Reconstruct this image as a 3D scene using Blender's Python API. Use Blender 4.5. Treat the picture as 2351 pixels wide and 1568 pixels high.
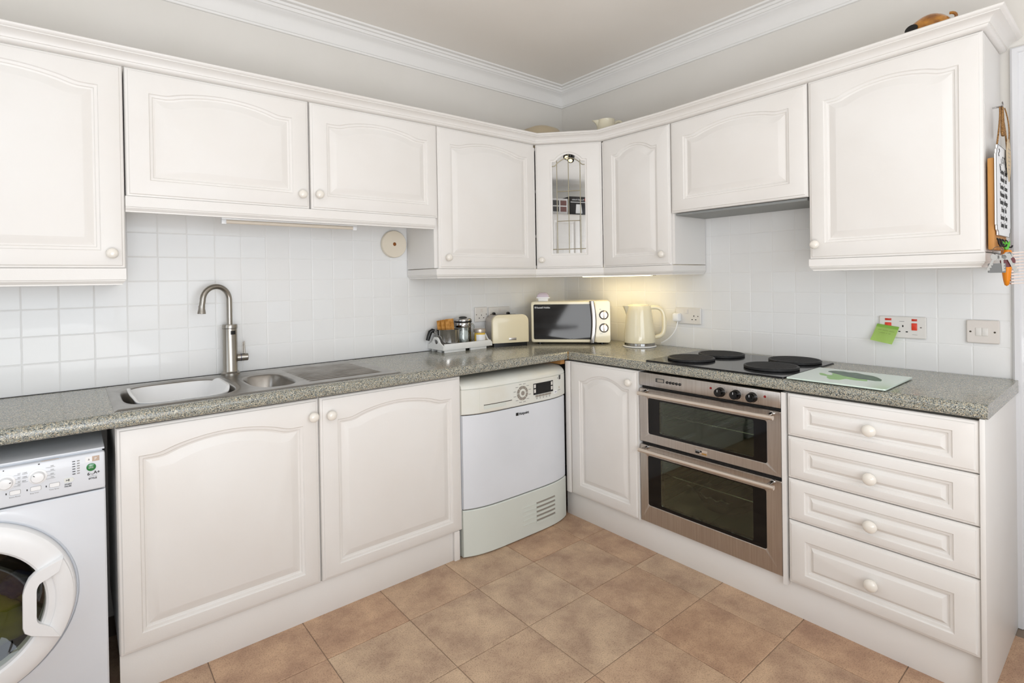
import bpy, bmesh, math, random
from math import sin, cos, pi, radians, sqrt, atan2
from mathutils import Vector, Matrix
random.seed(7)
SC = bpy.context.scene
COL = SC.collection
for o in list(bpy.data.objects):
    bpy.data.objects.remove(o)

# ------------------------------------------------------------------ camera, world, lights, exposure
def look_matrix(yaw, pitch, roll, loc):
    f = Vector((sin(yaw) * cos(pitch), cos(yaw) * cos(pitch), sin(pitch)))
    r = Vector((cos(yaw), -sin(yaw), 0)); u = r.cross(f)
    c, s = cos(roll), sin(roll)
    r, u = c * r + s * u, -s * r + c * u
    m = Matrix((r, u, -f)).transposed().to_4x4(); m.translation = loc
    return m
F_PX, PPX, PPY, W_PX, H_PX = 1216.87, 1152.45, 651.84, 2351.0, 1568.0
cam_d = bpy.data.cameras.new('camera'); cam = bpy.data.objects.new('camera', cam_d); COL.objects.link(cam)
cam.matrix_world = look_matrix(radians(39.1294), radians(-.361), radians(-.9209), Vector((-2.7242, -2.6446, 1.3184)))
cam_d.sensor_fit = 'HORIZONTAL'; cam_d.sensor_width = 36.0
cam_d.lens = F_PX / W_PX * 36.0
cam_d.shift_x = (W_PX / 2 - PPX) / W_PX
cam_d.shift_y = -(H_PX / 2 - PPY) / W_PX
cam_d.clip_start = .02
SC.camera = cam

w = bpy.data.worlds.new('sky'); SC.world = w; w.use_nodes = True
w.node_tree.nodes['Background'].inputs[0].default_value = (.80, .88, 1.0, 1)
w.node_tree.nodes['Background'].inputs[1].default_value = 1.0

def area(name, loc, target, sx, sy, power, col):
    d = bpy.data.lights.new(name, 'AREA'); d.shape = 'RECTANGLE'; d.size = sx; d.size_y = sy
    d.energy = power; d.color = col
    o = bpy.data.objects.new(name, d); COL.objects.link(o); o.location = loc
    o.rotation_euler = (Vector(target) - Vector(loc)).to_track_quat('-Z', 'Y').to_euler()
    return o
area('window_daylight', (-2.35, -4.16, 1.45), (-2.35, 0, .55), 2.3, 1.45, 46, (.86, .93, 1.0))
area('added_side_fill', (-4.26, -1.45, 1.55), (0, -1.9, .70), 1.2, 1.3, 7, (.88, .94, 1.0))  # fill light added at the left, placed in an unseen side window
area('bounced_flash', (-2.80, -3.00, .80), (-2.40, -2.45, 2.64), 1.3, 1.3, 48, (.96, .98, 1.0))
area('under_cabinet_lamp_light', (-.20, -.62, 1.322), (-.14, -.62, 0), .05, .46, .85, (1.0, .78, .36)).rotation_euler = (0, 0, 0)

SC.view_settings.view_transform = 'Standard'; SC.view_settings.look = 'None'
SC.view_settings.gamma = 1.0; SC.view_settings.use_curve_mapping = False
SC.view_settings.exposure = -0.12

# ------------------------------------------------------------------ materials
def lin(c):
    c = c / 255.0
    return c / 12.92 if c <= .04045 else ((c + .055) / 1.055) ** 2.4
def S(r, g, b): return (lin(r), lin(g), lin(b), 1.0)
def mat(name, col, rough=.5, metal=0.0, spec=.5, coat=0.0, bump=None, trans=0.0, emit=None, ior=1.45):
    m = bpy.data.materials.new(name); m.use_nodes = True
    nt = m.node_tree; b = nt.nodes['Principled BSDF']
    b.inputs['Base Color'].default_value = col; b.inputs['Roughness'].default_value = rough
    b.inputs['Metallic'].default_value = metal; b.inputs['Specular IOR Level'].default_value = spec
    b.inputs['Coat Weight'].default_value = coat; b.inputs['Transmission Weight'].default_value = trans
    b.inputs['IOR'].default_value = ior
    if emit:
        b.inputs['Emission Color'].default_value = emit[0]; b.inputs['Emission Strength'].default_value = emit[1]
    if bump:
        sc, st, det = bump
        tc = nt.nodes.new('ShaderNodeTexCoord'); n = nt.nodes.new('ShaderNodeTexNoise'); bp = nt.nodes.new('ShaderNodeBump')
        n.inputs['Scale'].default_value = sc; n.inputs['Detail'].default_value = det
        bp.inputs['Strength'].default_value = st; bp.inputs['Distance'].default_value = .004
        nt.links.new(tc.outputs['Object'], n.inputs['Vector']); nt.links.new(n.outputs['Fac'], bp.inputs['Height'])
        nt.links.new(bp.outputs['Normal'], b.inputs['Normal'])
    return m
def nd(m, t): return m.node_tree.nodes.new(t)
def lk(m, a, b): m.node_tree.links.new(a, b)
def vary(m, c1, c2, scale, detail=4, stretch=None):      # base colour drifts between two tones
    b = m.node_tree.nodes['Principled BSDF']
    tc = nd(m, 'ShaderNodeTexCoord'); n = nd(m, 'ShaderNodeTexNoise'); r = nd(m, 'ShaderNodeValToRGB')
    n.inputs['Scale'].default_value = scale; n.inputs['Detail'].default_value = detail
    r.color_ramp.elements[0].color = c1; r.color_ramp.elements[1].color = c2
    r.color_ramp.elements[0].position = .35; r.color_ramp.elements[1].position = .65
    src = tc.outputs['Object']
    if stretch:
        mp = nd(m, 'ShaderNodeMapping'); mp.inputs['Scale'].default_value = stretch; lk(m, src, mp.inputs[0]); src = mp.outputs[0]
    lk(m, src, n.inputs['Vector']); lk(m, n.outputs['Fac'], r.inputs[0]); lk(m, r.outputs[0], b.inputs['Base Color'])
    return m
M = {}
M['cab'] = vary(mat('painted_cabinet', S(234, 231, 227), .42, bump=(260, .03, 2)), S(235, 232, 228), S(232, 228, 223), 3)
M['carc'] = mat('cabinet_carcass', S(232, 229, 225), .45)
M['knob'] = mat('cream_ceramic', S(238, 232, 222), .16, coat=.5)
M['wall'] = vary(mat('wall_plaster', S(228, 221, 210), .85, bump=(35, .12, 5)), S(227, 223, 217), S(223, 219, 212), 2.2)
M['ceil'] = vary(mat('ceiling_plaster', S(214, 206, 195), .9, bump=(14, .25, 4)), S(240, 236, 230), S(237, 232, 225), 1.5)
M['coving'] = mat('coving_paint', S(236, 234, 231), .6, bump=(60, .08, 3))
M['grout'] = mat('grout', S(236, 235, 233), .8)
M['trimw'] = mat('gloss_white_trim', S(224, 224, 226), .25, coat=.3)
M['dark'] = mat('dark_void', S(26, 22, 20), .9)
M['rawwood'] = mat('raw_chipboard', S(176, 128, 74), .8)
M['black'] = mat('black_plastic', S(22, 21, 21), .3)
M['blackmatt'] = vary(mat('black_enamel', S(34, 33, 33), .55, bump=(500, .12, 1)), S(30, 29, 29), S(44, 43, 43), 120, 2, (1, .05, 1))
M['blackgloss'] = mat('black_glass', S(14, 13, 13), .06, spec=.4)
M['hobglass'] = mat('hob_glass', S(30, 31, 33), .12, spec=.28)
M['steel'] = vary(mat('brushed_steel', S(188, 178, 168), .34, metal=1.0, bump=(300, .03, 2)), S(200, 194, 188), S(188, 180, 173), 5, 5, (30, 1, 1))
M['sink'] = vary(mat('sink_steel', S(182, 178, 172), .30, metal=1.0), S(176, 173, 169), S(150, 146, 140), 9, 5)
M['tap'] = mat('tap_steel', S(160, 155, 147), .28, metal=1.0)
M['chrome'] = mat('chrome', S(176, 174, 172), .10, metal=1.0)
M['chromed'] = mat('dark_reflection_chrome', S(128, 124, 120), .14, metal=1.0)  # plain chrome, darkened in its colour to imitate dark reflections
M['alu'] = mat('satin_bar', S(222, 210, 198), .28, metal=.75)
M['white'] = mat('white_plastic', S(242, 242, 242), .3)
M['socket'] = mat('socket_plastic', S(226, 222, 216), .3)
M['agedsock'] = mat('aged_socket_plastic', S(222, 215, 208), .35)
M['appl'] = vary(mat('appliance_enamel', S(226, 229, 234), .3, coat=.2), S(227, 230, 235), S(223, 226, 231), 4)
M['applc'] = vary(mat('aged_appliance_plastic', S(225, 225, 216), .35), S(227, 228, 221), S(222, 219, 207), 5)
M['vent'] = mat('vent_plastic', S(216, 220, 212), .4)
M['seam'] = mat('dark_seam', S(70, 62, 50), .7)
M['underlay'] = mat('tile_joint_backing', S(138, 122, 108), .8)
M['grey'] = mat('grey_print', S(150, 148, 146), .6)
M['dgrey'] = mat('dark_grey_print', S(70, 70, 70), .6)
M['btn'] = mat('taupe_button', S(150, 142, 132), .5)
M['ink'] = mat('black_print', S(28, 26, 26), .6)
M['wprint'] = mat('white_print', S(235, 235, 235), .6)
M['cream'] = mat('cream_enamel', S(240, 230, 200), .16, coat=.4)
M['toastcream'] = mat('toaster_cream', S(232, 220, 188), .28, coat=.2)
M['tray'] = mat('white_painted_wood', S(236, 236, 233), .5)
M['kraft'] = vary(mat('amber_sachet_foil', S(186, 126, 52), .3), S(170, 112, 40), S(208, 152, 80), 60)
M['wood'] = vary(mat('pine_board', S(196, 138, 70), .55), S(206, 150, 82), S(182, 120, 54), 20, 4, (1, 1, .1))
M['twine'] = vary(mat('jute_twine', S(150, 108, 60), .9), S(176, 134, 84), S(104, 70, 36), 300)
M['red'] = mat('red_switch', S(222, 62, 36), .3)
M['neon'] = mat('neon_lens', S(196, 44, 14), .2, coat=.5)
M['redled'] = mat('red_lens', S(130, 16, 18), .25)
M['note'] = vary(mat('green_sticky_paper', S(206, 234, 140), .7), S(208, 236, 146), S(202, 230, 134), 12)
M['noteband'] = mat('sticky_paper_glued_strip', S(178, 222, 104), .7)
M['notepen'] = mat('pencil_writing', S(120, 148, 70), .8)
M['eco'] = mat('green_badge', S(44, 124, 66), .2, coat=.6)
M['taupe'] = mat('taupe_print', S(196, 174, 156), .6)
M['yellow'] = mat('yellow_contents', S(226, 190, 84), .5)
M['lilac'] = mat('lilac_lid', S(214, 200, 212), .15, coat=.5)
M['jug'] = mat('cream_pottery', S(222, 214, 190), .25, coat=.3)
M['dish'] = mat('beige_pottery', S(196, 180, 152), .4)
M['orn'] = vary(mat('amber_glaze', S(176, 112, 34), .16, coat=.6), S(196, 132, 44), S(132, 78, 20), 30)
M['orange'] = mat('orange_plastic', S(236, 140, 24), .4)
M['green'] = mat('leaf_green_plastic', S(96, 190, 60), .4)
M['bristle'] = mat('pale_bristles', S(236, 222, 214), .5)
M['keymetal'] = mat('key_metal', S(132, 128, 122), .4, metal=1.0)
M['keygrey'] = mat('grey_fob', S(112, 112, 110), .5)
M['maroon'] = mat('maroon_fob', S(96, 16, 22), .4)
M['lead'] = mat('lead_came', S(172, 164, 142), .4, metal=.6)
M['cavity'] = mat('oven_enamel', S(112, 122, 102), .35)
M['gold'] = mat('brass_print', S(190, 150, 90), .35, metal=.7)
M['lampon'] = mat('lit_diffuser', S(255, 240, 200), .4, emit=((1.0, .86, .52, 1), 3.0))
M['tube'] = mat('unlit_lamp_tube', S(226, 214, 198), .3)
M['drum'] = mat('steel_drum', S(74, 72, 66), .3, metal=.8)
M['yelcloth'] = mat('olive_yellow_cloth', S(150, 146, 40), .85)
M['bluecloth'] = mat('navy_cloth', S(38, 42, 92), .85)
M['browncloth'] = mat('brown_cloth', S(110, 84, 66), .85)
M['hood'] = mat('hood_grey', S(148, 150, 148), .5)
M['boxwhite'] = mat('white_carton', S(214, 212, 210), .6)
M['boxblack'] = mat('black_carton', S(38, 36, 38), .4)
M['boxred'] = mat('maroon_carton', S(120, 84, 80), .5)
M['tan'] = mat('tan_carton', S(196, 164, 120), .7)
M['fridge'] = mat('fridge_enamel', S(206, 212, 214), .3)
M['boardglass'] = mat('frosted_glass_board', S(214, 232, 220), .12, coat=.6)
M['broc'] = vary(mat('broccoli_print_dark', S(84, 108, 96), .4), S(70, 92, 84), S(92, 120, 100), 40)
M['brocl'] = mat('broccoli_print_light', S(150, 196, 124), .4)
M['tagcard'] = mat('tag_card', S(206, 186, 156), .7)
M['roll'] = mat('cream_painted_disc', S(230, 220, 202), .45)
M['dowel'] = mat('brown_dowel', S(140, 82, 30), .7)
M['bag'] = mat('clear_bag', S(240, 240, 240), .25)
def glass(name, tint, gloss, alpha, rough=.02):
    m = bpy.data.materials.new(name); m.use_nodes = True; nt = m.node_tree
    for n in list(nt.nodes): nt.nodes.remove(n)
    out = nt.nodes.new('ShaderNodeOutputMaterial'); mx = nt.nodes.new('ShaderNodeMixShader')
    t = nt.nodes.new('ShaderNodeBsdfTransparent'); g = nt.nodes.new('ShaderNodeBsdfGlossy')
    t.inputs[0].default_value = tint; g.inputs['Color'].default_value = (1, 1, 1, 1); g.inputs['Roughness'].default_value = rough
    fr = nt.nodes.new('ShaderNodeFresnel'); fr.inputs[0].default_value = 1.5
    ad = nt.nodes.new('ShaderNodeMath'); ad.operation = 'ADD'; ad.use_clamp = True; ad.inputs[1].default_value = gloss
    nt.links.new(fr.outputs[0], ad.inputs[0]); nt.links.new(ad.outputs[0], mx.inputs[0])
    nt.links.new(t.outputs[0], mx.inputs[1]); nt.links.new(g.outputs[0], mx.inputs[2]); nt.links.new(mx.outputs[0], out.inputs[0])
    return m
M['ovenglass'] = glass('oven_glass', (.70, .76, .66, 1), .0, 1)
M['doorglass'] = glass('cabinet_glass', (.55, .56, .56, 1), .42, 1, .01)
M['clear'] = glass('clear_glass', (.93, .95, .94, 1), .06, 1)
M['porthole'] = glass('porthole_glass', (.62, .64, .58, 1), .04, 1)

# worktop: fine speckled laminate
m = M['worktop'] = mat('speckled_laminate', S(150, 146, 132), .22, spec=.5, coat=.15)
b = m.node_tree.nodes['Principled BSDF']
tc = nd(m, 'ShaderNodeTexCoord'); v = nd(m, 'ShaderNodeTexVoronoi'); v.inputs['Scale'].default_value = 450; v.feature = 'F1'
v.inputs['Randomness'].default_value = 1.0
nz = nd(m, 'ShaderNodeTexNoise'); nz.inputs['Scale'].default_value = 420
vm = nd(m, 'ShaderNodeVectorMath'); vm.operation = 'MULTIPLY_ADD'; vm.inputs[1].default_value = (.003, .003, .003)
lk(m, tc.outputs['Object'], nz.inputs['Vector']); lk(m, nz.outputs['Color'], vm.inputs[0]); lk(m, tc.outputs['Object'], vm.inputs[2])
lk(m, vm.outputs[0], v.inputs['Vector'])
sp = nd(m, 'ShaderNodeSeparateColor'); lk(m, v.outputs['Color'], sp.inputs[0])
r = nd(m, 'ShaderNodeValToRGB'); cr = r.color_ramp; cr.interpolation = 'CONSTANT'
stops = [(0, S(58, 62, 62)), (.12, S(150, 150, 138)), (.36, S(126, 128, 120)), (.52, S(190, 182, 160)), (.64, S(138, 146, 148)), (.76, S(208, 202, 184)), (.84, S(108, 110, 106)), (.92, S(172, 156, 130))]
cr.elements[0].color = stops[0][1]; cr.elements[0].position = 0
cr.elements[1].color = stops[1][1]; cr.elements[1].position = stops[1][0]
for p, c in stops[2:]:
    e = cr.elements.new(p); e.color = c
lk(m, sp.outputs[0], r.inputs[0]); lk(m, r.outputs[0], b.inputs['Base Color'])

# floor tiles: each tile its own tone, mottled and speckled
m = M['floor'] = mat('stone_effect_vinyl', S(190, 158, 130), .42)
b = m.node_tree.nodes['Principled BSDF']
tc = nd(m, 'ShaderNodeTexCoord'); oi = nd(m, 'ShaderNodeObjectInfo')
off = nd(m, 'ShaderNodeVectorMath'); off.operation = 'ADD'
sc = nd(m, 'ShaderNodeVectorMath'); sc.operation = 'SCALE'; sc.inputs['Scale'].default_value = 37.0
cx = nd(m, 'ShaderNodeCombineXYZ'); lk(m, oi.outputs['Random'], cx.inputs[0]); lk(m, oi.outputs['Random'], cx.inputs[1])
lk(m, cx.outputs[0], sc.inputs[0]); lk(m, tc.outputs['Object'], off.inputs[0]); lk(m, sc.outputs[0], off.inputs[1])
n1 = nd(m, 'ShaderNodeTexNoise'); n1.inputs['Scale'].default_value = 7; n1.inputs['Detail'].default_value = 9; n1.inputs['Roughness'].default_value = .62; lk(m, off.outputs[0], n1.inputs['Vector'])
n2 = nd(m, 'ShaderNodeTexNoise'); n2.inputs['Scale'].default_value = 240; n2.inputs['Detail'].default_value = 3; lk(m, off.outputs[0], n2.inputs['Vector'])
r1 = nd(m, 'ShaderNodeValToRGB'); r1.color_ramp.elements[0].color = S(170, 142, 120); r1.color_ramp.elements[1].color = S(210, 183, 154)
r1.color_ramp.elements[0].position = .33; r1.color_ramp.elements[1].position = .66
lk(m, n1.outputs['Fac'], r1.inputs[0])
r2 = nd(m, 'ShaderNodeValToRGB'); r2.color_ramp.elements[0].color = (.34, .30, .28, 1); r2.color_ramp.elements[1].color = (1, 1, 1, 1)
r2.color_ramp.elements[0].position = .32; r2.color_ramp.elements[1].position = .50
lk(m, n2.outputs['Fac'], r2.inputs[0])
r3 = nd(m, 'ShaderNodeValToRGB'); r3.color_ramp.elements[0].color = (.98, .85, .78, 1); r3.color_ramp.elements[1].color = (1.0, 1.0, .99, 1)
lk(m, oi.outputs['Random'], r3.inputs[0])
mx = nd(m, 'ShaderNodeMix'); mx.data_type = 'RGBA'; mx.blend_type = 'MULTIPLY'; mx.inputs[0].default_value = .5
lk(m, r1.outputs[0], mx.inputs[6]); lk(m, r2.outputs[0], mx.inputs[7])
mx2 = nd(m, 'ShaderNodeMix'); mx2.data_type = 'RGBA'; mx2.blend_type = 'MULTIPLY'; mx2.inputs[0].default_value = .9
lk(m, mx.outputs[2], mx2.inputs[6]); lk(m, r3.outputs[0], mx2.inputs[7]); lk(m, mx2.outputs[2], b.inputs['Base Color'])
bp_ = nd(m, 'ShaderNodeBump'); bp_.inputs['Strength'].default_value = .08; bp_.inputs['Distance'].default_value = .002
lk(m, n2.outputs['Fac'], bp_.inputs['Height']); lk(m, bp_.outputs[0], b.inputs['Normal'])

# wall tiles: glazed, each a touch different
m = M['tile'] = mat('white_glazed_tile', S(236, 235, 233), .34, coat=.15, bump=(16, .06, 3))
b = m.node_tree.nodes['Principled BSDF']
oi = nd(m, 'ShaderNodeObjectInfo'); r = nd(m, 'ShaderNodeValToRGB')
r.color_ramp.elements[0].color = S(235, 234, 232); r.color_ramp.elements[1].color = S(237, 237, 236)
lk(m, oi.outputs['Random'], r.inputs[0]); lk(m, r.outputs[0], b.inputs['Base Color'])

# ------------------------------------------------------------------ helpers
def BM(): return bmesh.new()
def obj(name, bm, material, parent=None, angle=32):
    me = bpy.data.meshes.new(name)
    bmesh.ops.recalc_face_normals(bm, faces=bm.faces)
    bm.to_mesh(me); bm.free()
    me.materials.append(M[material] if isinstance(material, str) else material)
    if angle:
        for p in me.polygons: p.use_smooth = True
        me.set_sharp_from_angle(angle=radians(angle))
    o = bpy.data.objects.new(name, me); COL.objects.link(o)
    if parent: o.parent = parent
    return o
def thing(name, label, cat, loc=(0, 0, 0), rotz=0, group=None):
    o = bpy.data.objects.new(name, None); COL.objects.link(o); o.empty_display_size = .05
    o.location = loc; o.rotation_euler = (0, 0, rotz); o['label'] = label; o['category'] = cat
    if group: o['group'] = group
    return o
def tag(o, label, cat, group=None):
    o['label'] = label; o['category'] = cat
    if group: o['group'] = group
    return o
def struct(o): o['kind'] = 'structure'; return o
def lab(o, l): o['label'] = l; return o
def box(bm, x0, x1, y0, y1, z0, z1, bev=0, seg=2):
    vs = [bm.verts.new((x, y, z)) for x in (x0, x1) for y in (y0, y1) for z in (z0, z1)]
    fs = [bm.faces.new([vs[i] for i in f]) for f in ((0, 1, 3, 2), (4, 6, 7, 5), (0, 4, 5, 1), (2, 3, 7, 6), (0, 2, 6, 4), (1, 5, 7, 3))]
    if bev:
        es = list({e for f in fs for e in f.edges})
        bmesh.ops.bevel(bm, geom=es, offset=bev, segments=seg, affect='EDGES', profile=.5)
    return bm
def bxo(name, material, parent, x0, x1, y0, y1, z0, z1, bev=0, seg=2):
    return obj(name, box(BM(), x0, x1, y0, y1, z0, z1, bev, seg), material, parent)
def basis(d):
    d = Vector(d).normalized(); a = Vector((0, 0, 1)) if abs(d.z) < .9 else Vector((1, 0, 0))
    x = d.cross(a).normalized(); return x, d.cross(x).normalized(), d
def lathe(bm, prof, c=(0, 0, 0), axis=(0, 0, 1), n=32, sx=1, sy=1, cap=True):   # prof: (radius, height along axis)
    x, y, d = basis(axis); c = Vector(c); rings = []
    for r, h in prof:
        if r < 1e-6: rings.append([bm.verts.new(c + d * h)])
        else: rings.append([bm.verts.new(c + d * h + x * (r * sx * cos(2 * pi * k / n)) + y * (r * sy * sin(2 * pi * k / n))) for k in range(n)])
    for a, b in zip(rings, rings[1:]):
        for k in range(n):
            k2 = (k + 1) % n
            if len(a) == 1 and len(b) == 1: continue
            if len(a) == 1: bm.faces.new((a[0], b[k], b[k2]))
            elif len(b) == 1: bm.faces.new((a[k], b[0], a[k2]))
            else: bm.faces.new((a[k], b[k], b[k2], a[k2]))
    if cap:
        for rg in (rings[0], rings[-1]):
            if len(rg) > 2: bm.faces.new(rg)
    return bm
def cyl(bm, p0, p1, r, n=20, bev=0):
    d = Vector(p1) - Vector(p0); L = d.length
    pr = [(r, 0), (r, L)] if not bev else [(r - bev, 0), (r, bev), (r, L - bev), (r - bev, L)]
    return lathe(bm, pr, p0, d, n)
def tube(bm, pts, r, n=12, cap=True):
    pts = [Vector(p) for p in pts]; rr = r if isinstance(r, (list, tuple)) else [r] * len(pts)
    t0 = (pts[1] - pts[0]).normalized(); x, y, _ = basis(t0); prev = None; rings = []
    for i, p in enumerate(pts):
        t = (pts[min(i + 1, len(pts) - 1)] - pts[max(i - 1, 0)]).normalized()
        x = (x - t * x.dot(t)).normalized(); y = t.cross(x)
        rings.append([bm.verts.new(p + x * (rr[i] * cos(2 * pi * k / n)) + y * (rr[i] * sin(2 * pi * k / n))) for k in range(n)])
    for a, b in zip(rings, rings[1:]):
        for k in range(n): bm.faces.new((a[k], b[k], b[(k + 1) % n], a[(k + 1) % n]))
    if cap: bm.faces.new(rings[0]); bm.faces.new(rings[-1])
    return bm
def bez(p0, p1, p2, p3, n=14):
    p0, p1, p2, p3 = map(Vector, (p0, p1, p2, p3)); out = []
    for i in range(n + 1):
        t = i / n; out.append((1 - t) ** 3 * p0 + 3 * t * (1 - t) ** 2 * p1 + 3 * t * t * (1 - t) * p2 + t ** 3 * p3)
    return out
def prism(bm, poly, axis, a0, a1):        # polygon in the plane normal to axis ('x','y','z'), extruded a0..a1
    def P(u, v, a): return {'x': (a, u, v), 'y': (u, a, v), 'z': (u, v, a)}[axis]
    A = [bm.verts.new(P(u, v, a0)) for u, v in poly]; B = [bm.verts.new(P(u, v, a1)) for u, v in poly]
    bm.faces.new(A); bm.faces.new(B); n = len(poly)
    for i in range(n): bm.faces.new((A[i], A[(i + 1) % n], B[(i + 1) % n], B[i]))
    return bm
def rrect(x0, x1, z0, z1, r, n=5):
    out = []
    for cx_, cz_, a0 in ((x1 - r, z1 - r, 0), (x0 + r, z1 - r, 90), (x0 + r, z0 + r, 180), (x1 - r, z0 + r, 270)):
        for k in range(n + 1):
            a = radians(a0 + 90 * k / n); out.append((cx_ + r * cos(a), cz_ + r * sin(a)))
    return out
def loft(bm, rings, cap0=True, cap1=True, closed=True):
    R = [[bm.verts.new(p) for p in rg] for rg in rings]; n = len(R[0])
    for a, b in zip(R, R[1:]):
        for k in range(n if closed else n - 1): bm.faces.new((a[k], a[(k + 1) % n], b[(k + 1) % n], b[k]))
    if cap0: bm.faces.new(R[0])
    if cap1: bm.faces.new(R[-1])
    return bm
def sweep(bm, path, prof, cap=True):       # path: (x, y, z); prof: closed list of (outward offset to the right of travel, z)
    n = len(path); rings = []
    P = [Vector((p[0], p[1])) for p in path]
    for i in range(n):
        nrm = []
        if i > 0: d = (P[i] - P[i - 1]).normalized(); nrm.append(Vector((d.y, -d.x)))
        if i < n - 1: d = (P[i + 1] - P[i]).normalized(); nrm.append(Vector((d.y, -d.x)))
        if len(nrm) == 2:
            s = nrm[0] + nrm[1]; mv = s * (2.0 / s.length_squared)
        else: mv = nrm[0]
        rings.append([(P[i].x + mv.x * o_, P[i].y + mv.y * o_, path[i][2] + z_) for o_, z_ in prof])
    return loft(bm, rings, cap, cap)
def text(body, size, material, parent, x, z, y, name='lettering', align='LEFT', mtx=None, sx=1.0, shear=0, bold=0):
    c = bpy.data.curves.new('t', 'FONT'); c.body = body; c.size = size; c.align_x = align; c.extrude = .0001; c.shear = shear; c.offset = bold
    c.resolution_u = 3
    to = bpy.data.objects.new('t', c); me = bpy.data.meshes.new_from_object(to)
    bpy.data.objects.remove(to); bpy.data.curves.remove(c)
    me.name = name
    mt = mtx if mtx is not None else Matrix.Translation((x, y, z)) @ Matrix.Rotation(radians(90), 4, 'X') @ Matrix.Diagonal((sx, 1, 1, 1))
    me.transform(mt); me.materials.clear(); me.materials.append(M[material])
    o = bpy.data.objects.new(name, me); COL.objects.link(o)
    if parent: o.parent = parent
    return o
RB = radians(-90)
def wb(u, d, z): return (-d, -u, z)        # point on run B: u from the corner, d out from the wall

# ------------------------------------------------------------------ room shell
XW, YW, ZC = -4.3, -4.2, 2.640
struct(obj('floor', box(BM(), XW - .1, .1, YW - .1, .1, -.06, -.0025), 'underlay'))
FLOOR = bpy.data.objects['floor']
T, FX, FY = .3273, -.7373, -.8088
def tile_mesh(name, sx, sy, h, bev, wob=0):
    bm = BM(); k = 7
    def edge(a, b_):
        return [(a[0] + (b_[0] - a[0]) * i / k, a[1] + (b_[1] - a[1]) * i / k) for i in range(k)]
    c = [(0, 0), (sx, 0), (sx, sy), (0, sy)]; ring = []
    for i in range(4): ring += edge(c[i], c[(i + 1) % 4]) if wob else [c[i]]
    ring = [(x + random.uniform(-wob, wob), y + random.uniform(-wob, wob)) for x, y in ring]
    cx_, cy_ = sx / 2, sy / 2
    def ins(d): return [(cx_ + (x - cx_) * (1 - 2 * d / sx), cy_ + (y - cy_) * (1 - 2 * d / sy)) for x, y in ring]
    loft(bm, [[(x, y, 0) for x, y in ring], [(x, y, h - bev) for x, y in ins(bev * .3)], [(x, y, h - bev * .3) for x, y in ins(bev)], [(x, y, h) for x, y in ins(bev * 2.2)]], False, True)
    bmesh.ops.recalc_face_normals(bm, faces=bm.faces)
    me = bpy.data.meshes.new(name); bm.to_mesh(me); bm.free()
    for p in me.polygons: p.use_smooth = False
    return me
fme = tile_mesh('floor_tile', T - .0022, T - .0022, .0035, .0012); fme.materials.append(M['floor'])
for i in range(-11, 3):
    for j in range(-10, 3):
        x0 = FX + i * T; y0 = FY + j * T
        if x0 + T > .02 or x0 < XW or y0 + T > .02 or y0 < YW: continue
        o = bpy.data.objects.new('floor_tile', fme); COL.objects.link(o); o.parent = FLOOR
        o.location = (x0 + .0011, y0 + .0011, -.0030)
struct(obj('wall_back', box(BM(), XW - .1, .1, 0, .1, -.06, ZC), 'wall'))
struct(obj('wall_right', box(BM(), 0, .1, YW, 0, -.06, ZC), 'wall'))
bm = BM()
for a in ((YW, -2.0, 0, ZC), (-.70, 0, 0, ZC), (-2.0, -.70, 0, .9), (-2.0, -.70, 2.3, ZC)): box(bm, XW - .1, XW, a[0], a[1], a[2] - .06 if a[2] == 0 else a[2], a[3])
struct(obj('wall_left', bm, 'wall'))
bm = BM()
for a in ((XW, -3.5, 0, ZC), (-1.2, .1, 0, ZC), (-3.5, -1.2, 0, .9), (-3.5, -1.2, 2.35, ZC)): box(bm, a[0], a[1], YW - .1, YW, a[2] - .06 if a[2] == 0 else a[2], a[3])
struct(obj('wall_front', bm, 'wall'))
struct(obj('ceiling', box(BM(), XW - .1, .1, YW - .1, .1, ZC, ZC + .08), 'ceil'))
# window behind the camera, plus an unseen side window added for light
def win(name, axis, a0, a1, z0, z1, pos):
    t = bpy.data.objects.new(name, None); COL.objects.link(t); struct(t)
    bm = BM()
    def bar(u0, u1, w0, w1):
        if axis == 'x': box(bm, u0, u1, pos - .07, pos - .02, w0, w1, .004)
        else: box(bm, pos - .07, pos - .02, u0, u1, w0, w1, .004)
    bar(a0, a1, z0, z0 + .06); bar(a0, a1, z1 - .06, z1)
    for u in (a0, (a0 + a1) / 2 - .03, a1 - .06): bar(u, u + .06, z0, z1)
    obj('window_frame', bm, 'trimw', t)
win('window_1', 'x', -3.5, -1.2, .9, 2.35, YW)
win('added_side_window', 'y', -2.0, -.70, .9, 2.3, XW)
# coving
cov = [(0, -.112), (.012, -.112), (.014, -.104), (.019, -.102), (.021, -.090), (.026, -.072), (.036, -.055), (.050, -.044), (.062, -.040),
       (.066, -.030), (.071, -.028), (.078, -.030), (.082, -.018), (.088, -.016), (.094, -.018), (.098, -.008), (.119, -.008), (.122, .0), (0, 0)]
struct(obj('trim_1', sweep(BM(), [(XW, 0, ZC), (0, 0, ZC), (0, YW, ZC)], cov), 'coving', None, 50))
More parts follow.
